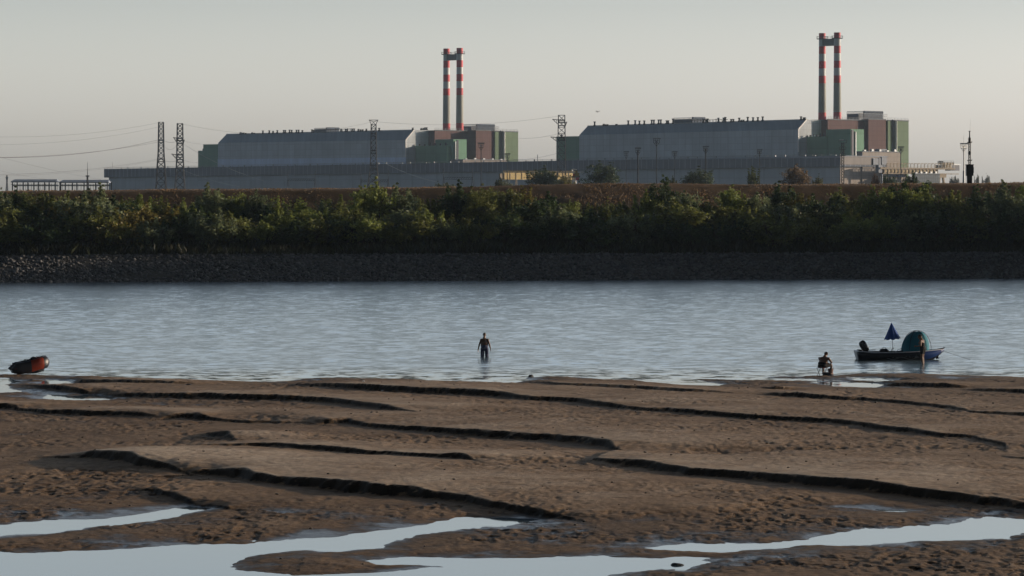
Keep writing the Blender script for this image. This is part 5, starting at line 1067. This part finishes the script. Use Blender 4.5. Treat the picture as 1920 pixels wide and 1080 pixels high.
lpart(MB().caps((bx_(.985), -.02, .56), (bx_(1.0) + .05, 0, .66), .035, .028).bar((bx_(.93), 0, .55), (bx_(1.0), 0, .60), .03), "bow_cleat", M_dsteel, T)
# things in and on the boat
def on_boat(x_, y_, z_): c, s = math.cos(R(4)), math.sin(R(4)); return (bcx + x_ * c - y_ * s, bcy + x_ * s + y_ * c, z_)
A = thing("anchor", "small dark anchor hanging below the boat's bow", "anchor", on_boat(2.05, -.12, .02)); lpart(MB().caps((0, 0, .42), (-.09, 0, .10), .045, .05).caps((-.09, 0, .10), (-.12, 0, .03), .06, .03).bar((-.16, 0, .04), (.02, 0, .06), .03, 6).bar((.04, 0, .52), (0, 0, .42), .012, 5), "shank", M_dsteel, A); lpart(MB().bar((-.12, -.12, .06), (-.12, .12, .06), .02, 6), "fluke", M_dsteel, A)
o = MB().poly([on_boat(2.3 + 1.5 * t_, -.05 - .3 * t_, .50 - .52 * t_ ** .8) for t_ in [i / 10 for i in range(11)]], .009, 5).build("mooring_rope", M_wire); tag(o, "thin mooring rope running from the boat's bow down into the water", "rope")
# blue half-closed umbrella
ux, uy, uz = on_boat(-.42, .1, .06); T = thing("umbrella", "half-closed dark blue umbrella on a white pole standing in the boat", "umbrella", (ux, uy, uz)); T.rotation_euler = (0, R(-3), 0)
lpart(MB().bar((0, 0, 0), (0, 0, 1.86), .016, 8), "pole", M_whitep, T)
N = 64; rings = []
for j in range(13):
    f_ = j / 12; ring = []
    for i in range(N):
        th = 2 * math.pi * i / N; rib = abs(math.cos(4 * th)); r_ = .012 + .44 * f_ ** 1.02 * (.86 + .14 * rib ** 1.5); z_ = 1.93 - .88 * f_ + .05 * (1 - rib) * f_ ** 6 + .035 * math.sin(th + .6) * f_; ring.append((r_ * math.cos(th), r_ * math.sin(th), z_))
    rings.append(ring)
cn = lpart(MB().loft(rings, False), "canopy", simple("dark_blue_cloth", (.008, .058, .24), .75, 0, .1, 2), T, True); sd_ = cn.modifiers.new("sol", 'SOLIDIFY'); sd_.thickness = .006
m = MB()
for k_ in range(8): th = 2 * math.pi * k_ / 8; m.bar((.05 * math.cos(th), .05 * math.sin(th), 1.25), (.30 * math.cos(th), .30 * math.sin(th), 1.32), .006, 4)
lpart(m, "rib", M_steel, T); lpart(MB().bar((0, 0, 1.9), (0, 0, 2.0), .012, 6, .004), "ferrule", M_whitep, T)
# teal pop-up shelter
ux, uy, uz = on_boat(.80, .05, .30); T = thing("pop_up_shelter", "teal pop-up shelter with a notched top standing in the boat", "tent", (ux, uy, uz))
rings = []; NT = 40
for j in range(19):
    f_ = j / 18; ring = []
    for i in range(NT):
        th = 2 * math.pi * i / NT; cx2, sy2 = math.cos(th), math.sin(th); w_ = .78 * (max(0, 1 - f_ ** 2.6)) ** .5; xo = -.0 + .10 * f_ ** 1.5; x_ = xo + w_ * cx2 * (1.02 if cx2 < 0 else .93); y_ = .62 * (max(0, 1 - f_ ** 2.6)) ** .5 * sy2
        z_ = 1.26 * f_ - (.07 * math.exp(-((x_ - .02) / .11) ** 2) * f_ ** 8) + .015 * math.sin(th * 6 + f_ * 7) * f_; x_ += .015 * math.sin(9 * th + 4 * f_); ring.append((x_, y_, z_))
    rings.append(ring)
lpart(MB().loft(rings), "canopy", simple("teal_cloth", (.008, .135, .185), .8, 0, .1, 2, .25), T, True)
for th0, nm in ((.0, 0), (R(55), 1), (R(-55), 2)):
    pts = []
    for j in range(17): f_ = math.sin(math.pi * j / 16); q_ = math.cos(math.pi * j / 16); pts.append((.06 + q_ * .80 * math.cos(th0), q_ * .64 * math.sin(th0) - (.0), 1.27 * f_ ** .75 + .005))
    lpart(MB().poly(pts, .012, 5), "hoop_pole", M_bshort, T)
# gear lying in the boat
for lab, nm, px_, c, d in (("dark gear bag lying amidships in the boat left of the umbrella", "gear_bag", -.95, (0, 0, .14), (.55, .5, .26)), ("flat dark cushion lying in the boat between umbrella and shelter", "cushion", -.12, (0, 0, .12), (.42, .6, .12))):
    p = on_boat(px_, 0, .33 if nm == "gear_bag" else .36); T = thing(nm, lab, "bag" if nm == "gear_bag" else "cushion", p); m = MB(); m.loft([ell((0, 0, z_), d[0] / 2 * k_, d[1] / 2 * k_) for z_, k_ in ((0, .85), (.04, 1.0), (d[2] * .7, .95), (d[2], .6))]); lpart(m, "cover", M_black, T, True); lpart(MB().poly([(-.1, 0, d[2] - .01), (-.06, 0, d[2] + .07), (.06, 0, d[2] + .07), (.1, 0, d[2] - .01)], .012, 5), "handle", M_black, T)
for px_, dx_, lab in ((-.72, .12, "short fishing rod rest sticking up left of the umbrella pole"), (.02, -.10, "short fishing rod rest sticking up right of the umbrella pole")):
    p = on_boat(px_, -.5, .38); o = MB().bar(p, (p[0] + dx_, p[1], p[2] + .22), .015, 5).bar((p[0] + dx_, p[1], p[2] + .22), (p[0] + dx_ * 1.7, p[1], p[2] + .26), .02, 5).build("rod_rest", M_black); tag(o, lab, "rod rest")

# ------------------------------------------------------------------ INFLATABLE DINGHY on the sand at the left
dx0, dy0 = ground(58, 699.0, .08); T = thing("inflatable_dinghy", "black inflatable dinghy with an orange-red bow beached on the sand at the left", "dinghy", (dx0, dy0, .04)); T.rotation_euler = (0, 0, R(20)); T.scale = (.66, .68, 1.05)
tr = .285; Ld = 2.7; path = []
for i in range(33):
    t_ = i / 32 * 2 - 1; a = abs(t_); sg = 1 if t_ > 0 else -1
    if a > .45: s = (a - .45) / .55; p = (.50 - 1.85 * s, sg * .50, .26 + .22 * (1 - s) ** 1.8)
    else: ph_ = a / .45 * math.pi / 2; p = (.50 + .62 * math.cos(ph_) , sg * .50 * math.sin(ph_) ** .85, .48 + .06 * math.cos(ph_) ** 1.1)
    path.append(Vector(p))
m = MB(); rings = []
for i, p in enumerate(path):
    d = (path[min(i + 1, 32)] - path[max(i - 1, 0)]).normalized(); sd1 = d.cross(Vector((0, 0, 1))).normalized(); u1 = sd1.cross(d); k_ = tr * (1.0 if 0 < i < 32 else .62); rings.append([p + sd1 * (k_ * math.cos(2 * math.pi * j / 16)) + u1 * (k_ * math.sin(2 * math.pi * j / 16)) for j in range(16)])
ext = lambda i, q: [path[i] + (path[i] - path[1 if i == 0 else 31]).normalized() * .28 + (v - path[i]) * q for v in rings[i]]
rings = [ext(0, .15)] + rings + [ext(32, .15)]; m.loft(rings)
for k_ in range(len(m.f)):
    j = k_ // 16
    if j < len(rings) - 1 and 6 <= j - 1 <= 25 and (j - 1 < 11 or j - 1 >= 21): m.m[k_] = 1
tb = lpart(m, "tube", [simple("black_rubber", (.016, .018, .024), .45, 0, .15, 3, spec=.4), simple("orange_red_rubber", (.24, .032, .012), .5, 0, .1, 3), simple("pale_grey_rubber", (.42, .38, .34), .5, 0, .1, 3)], T, True)
m = MB(); m.prism([(-1.35, -.4), (.5, -.4), (.95, -.2), (.95, .2), (.5, .4), (-1.35, .4)], .16, .10); lpart(m, "floor", M_dsteel, T)
m = MB(); m.loft([[(x_, w_ * math.cos(2 * math.pi * i / 14), zc_ + h_ * math.sin(2 * math.pi * i / 14)) for i in range(14)] for x_, w_, zc_, h_ in ((-1.45, .45, .16, .12), (-.6, .5, .16, .16), (.2, .48, .20, .20), (.7, .36, .27, .22), (1.02, .16, .36, .18))]); lpart(m, "keel", M_black, T, True)
lpart(MB().cbox((-1.32, 0, .32), (.05, .85, .42)), "transom", M_dsteel, T)
m = MB(); m.poly([path[i] + Vector((0, (1 if path[i].y > 0 else -1) * .24 if i not in (16,) else 0, .0)) for i in range(0, 14)], .014, 5); lpart(m, "rub_strake", simple("dark_red_rubber", (.13, .02, .03), .6), T)
m = MB(); m.poly([path[i] + Vector((.0, 0, tr + .03 * (i % 2))) for i in range(3, 30)], .011, 5); lpart(m, "grab_line", M_bshort, T)
ry = R(20)
def on_d(x_, y_, z_): x_ *= .68; y_ *= .68; c, s = math.cos(ry), math.sin(ry); return (dx0 + x_ * c - y_ * s, dy0 + x_ * s + y_ * c, .04 + z_)
p = on_d(.12, 0, .60); B = thing("backpack", "dark rounded backpack piled in the inflatable dinghy", "bag", p); m = MB(); m.loft([ell((0.02 * z_ * 10, 0, z_), .21 * k_, .24 * k_) for z_, k_ in ((-.3, .7), (-.22, 1.0), (.0, 1.0), (.13, .85), (.21, .55), (.25, .25))]); lpart(m, "sack", M_bshort, B, True); lpart(MB().poly([(-.18, .1, -.1), (-.25, .1, .03), (-.17, .1, .13)], .02, 5), "strap", M_bshort, B)
p = on_d(-.42, .1, .36); B = thing("bottle", "small dark green bottle standing up in the inflatable dinghy", "bottle", p); m = MB(); m.loft([ell((0, 0, z_), r_, r_) for z_, r_ in ((0, .07), (.22, .07), (.28, .03), (.34, .03))]); lpart(m, "flask", simple("dark_green_plastic", (.01, .04, .025), .4), B, True); lpart(MB().bar((0, 0, .34), (0, 0, .37), .034, 10), "cap", M_black, B)
p = on_d(-1.0, .1, .46); B = thing("paddle", "black paddle lying over the stern of the inflatable dinghy", "paddle", p); B.rotation_euler = (0, 0, ry); B.scale = (.7, .7, 1); lpart(MB().bar((-.42, -.35, .0), (.7, -.3, .16), .018, 6), "shaft", M_black, B); lpart(MB().cbox((-.52, -.35, -.01), (.3, .16, .02)), "blade", M_black, B)

# ------------------------------------------------------------------ stones and bits on the sand
def stone(name, lab, cat, px, py, wd, hg, seed, mat, parts=1, z=-.03):
    x, y = ground(px, py, .02); r = random.Random(seed); m = MB(); zb_ = max(0.0, zs(x, y)) + z
    for k_ in range(parts):
        c = (x + r.uniform(-.25, .25) * wd * (parts > 1), y + r.uniform(-.1, .1) * wd, zb_ + hg * .35); n = len(m.v); w_ = wd / 2 * (1 if parts == 1 else .6); m.ball(c, (w_, w_ * .7, hg * .65), 12, 9)
        for i in range(n, len(m.v)): v = m.v[i]; q = 1 + .35 * (vnoise(np.array(v[0] * 7 / wd * .6 + seed), np.array(v[1] * 5 / wd * .6 + v[2] * 9)) - .5); m.v[i] = (c[0] + (v[0] - c[0]) * q, c[1] + (v[1] - c[1]) * q, c[2] + (v[2] - c[2]) * q)
    o = m.build(name, mat, None, False); tag(o, lab, cat); return o
M_stone = simple("dark_wet_stone", (.035, .033, .030), .5, 0, .4, 6, .5)
stone("stone", "dark pointed stone lying in the narrow near pool", "stone", 1270, 1058, .36, .085, 3, M_stone)
stone("stone", "small dark stone at the back edge of the narrow near pool", "stone", 1277, 1046.5, .10, .03, 5, M_stone)
stone("driftwood", "dark lump of driftwood at the tip of the sand spit by the river", "driftwood", 998, 706.5, .42, .16, 8, M_stone, 3)
stone("driftwood", "flat dark piece of driftwood on the upper sand at the left", "driftwood", 353, 729, .45, .08, 12, M_stone, 2)
stone("stone", "small dark stone on the flat sand below the middle scarp tip", "stone", 697, 787.5, .12, .07, 14, M_stone)
for k_, (px, py, lab) in enumerate(((682, 724.5, "tiny white shell on the dark upper scarp"), (717, 738, "tiny white shell on the flat below the upper scarp"))): stone("shell", lab, "shell", px, py, .12, .07, 20 + k_, M_whitep)
# scattered pebbles and debris
N = 420; u_ = nr.uniform(-.165, .165, N); pyv = 362 + F * HC / nr.uniform(76, 155, N) / 1.0; Yp = F * HC / (pyv - 362); Xp = u_ * Yp; Zp = sand_height(Xp[None], Yp[None])[0]; ok = Zp > .04; Xp, Yp, Zp = Xp[ok], Yp[ok], Zp[ok]; N = len(Xp)
sr = np.clip(nr.lognormal(-3.9, .5, N), .010, .045); V = ico_v[None] * (1 + nr.uniform(-.3, .3, (N, 12, 1))) * sr[:, None, None] * np.array([1.3, 1, .7]) + np.stack([Xp, Yp, Zp + sr * .2], -1)[:, None]
me = bpy.data.meshes.new("pebbles"); raw_mesh(me, V.reshape(-1, 3), (ico_f[None] + 12 * np.arange(N)[:, None, None]).reshape(-1, 3)); me.materials.append(simple("pebble", (.10, .09, .08), .8, 0, .7, 3)); o = bpy.data.objects.new("pebbles", me); COL.objects.link(o); tag(o, "small pebbles and shell bits scattered over the sand", "pebbles", kind="stuff")

# ------------------------------------------------------------------ HAZE: one closed box of even air round everything
m = MB(); m.box((-3600, -260, -4.5), (3600, 4700, 150)); hz = m.build("haze", None or M_black); hz.data.materials.clear()
hm = bpy.data.materials.new("haze_air"); hm.use_nodes = True; hn = hm.node_tree.nodes; hn.clear(); out = hn.new("ShaderNodeOutputMaterial"); pv = hn.new("ShaderNodeVolumePrincipled"); pv.inputs['Density'].default_value = .000038; pv.inputs['Color'].default_value = (.62, .80, 1.0, 1); pv.inputs['Anisotropy'].default_value = .2
hm.node_tree.links.new(pv.outputs[0], out.inputs['Volume']); hz.data.materials.append(hm); tag(hz, "thin pale evening haze between the river and the power station", "haze", kind="stuff")
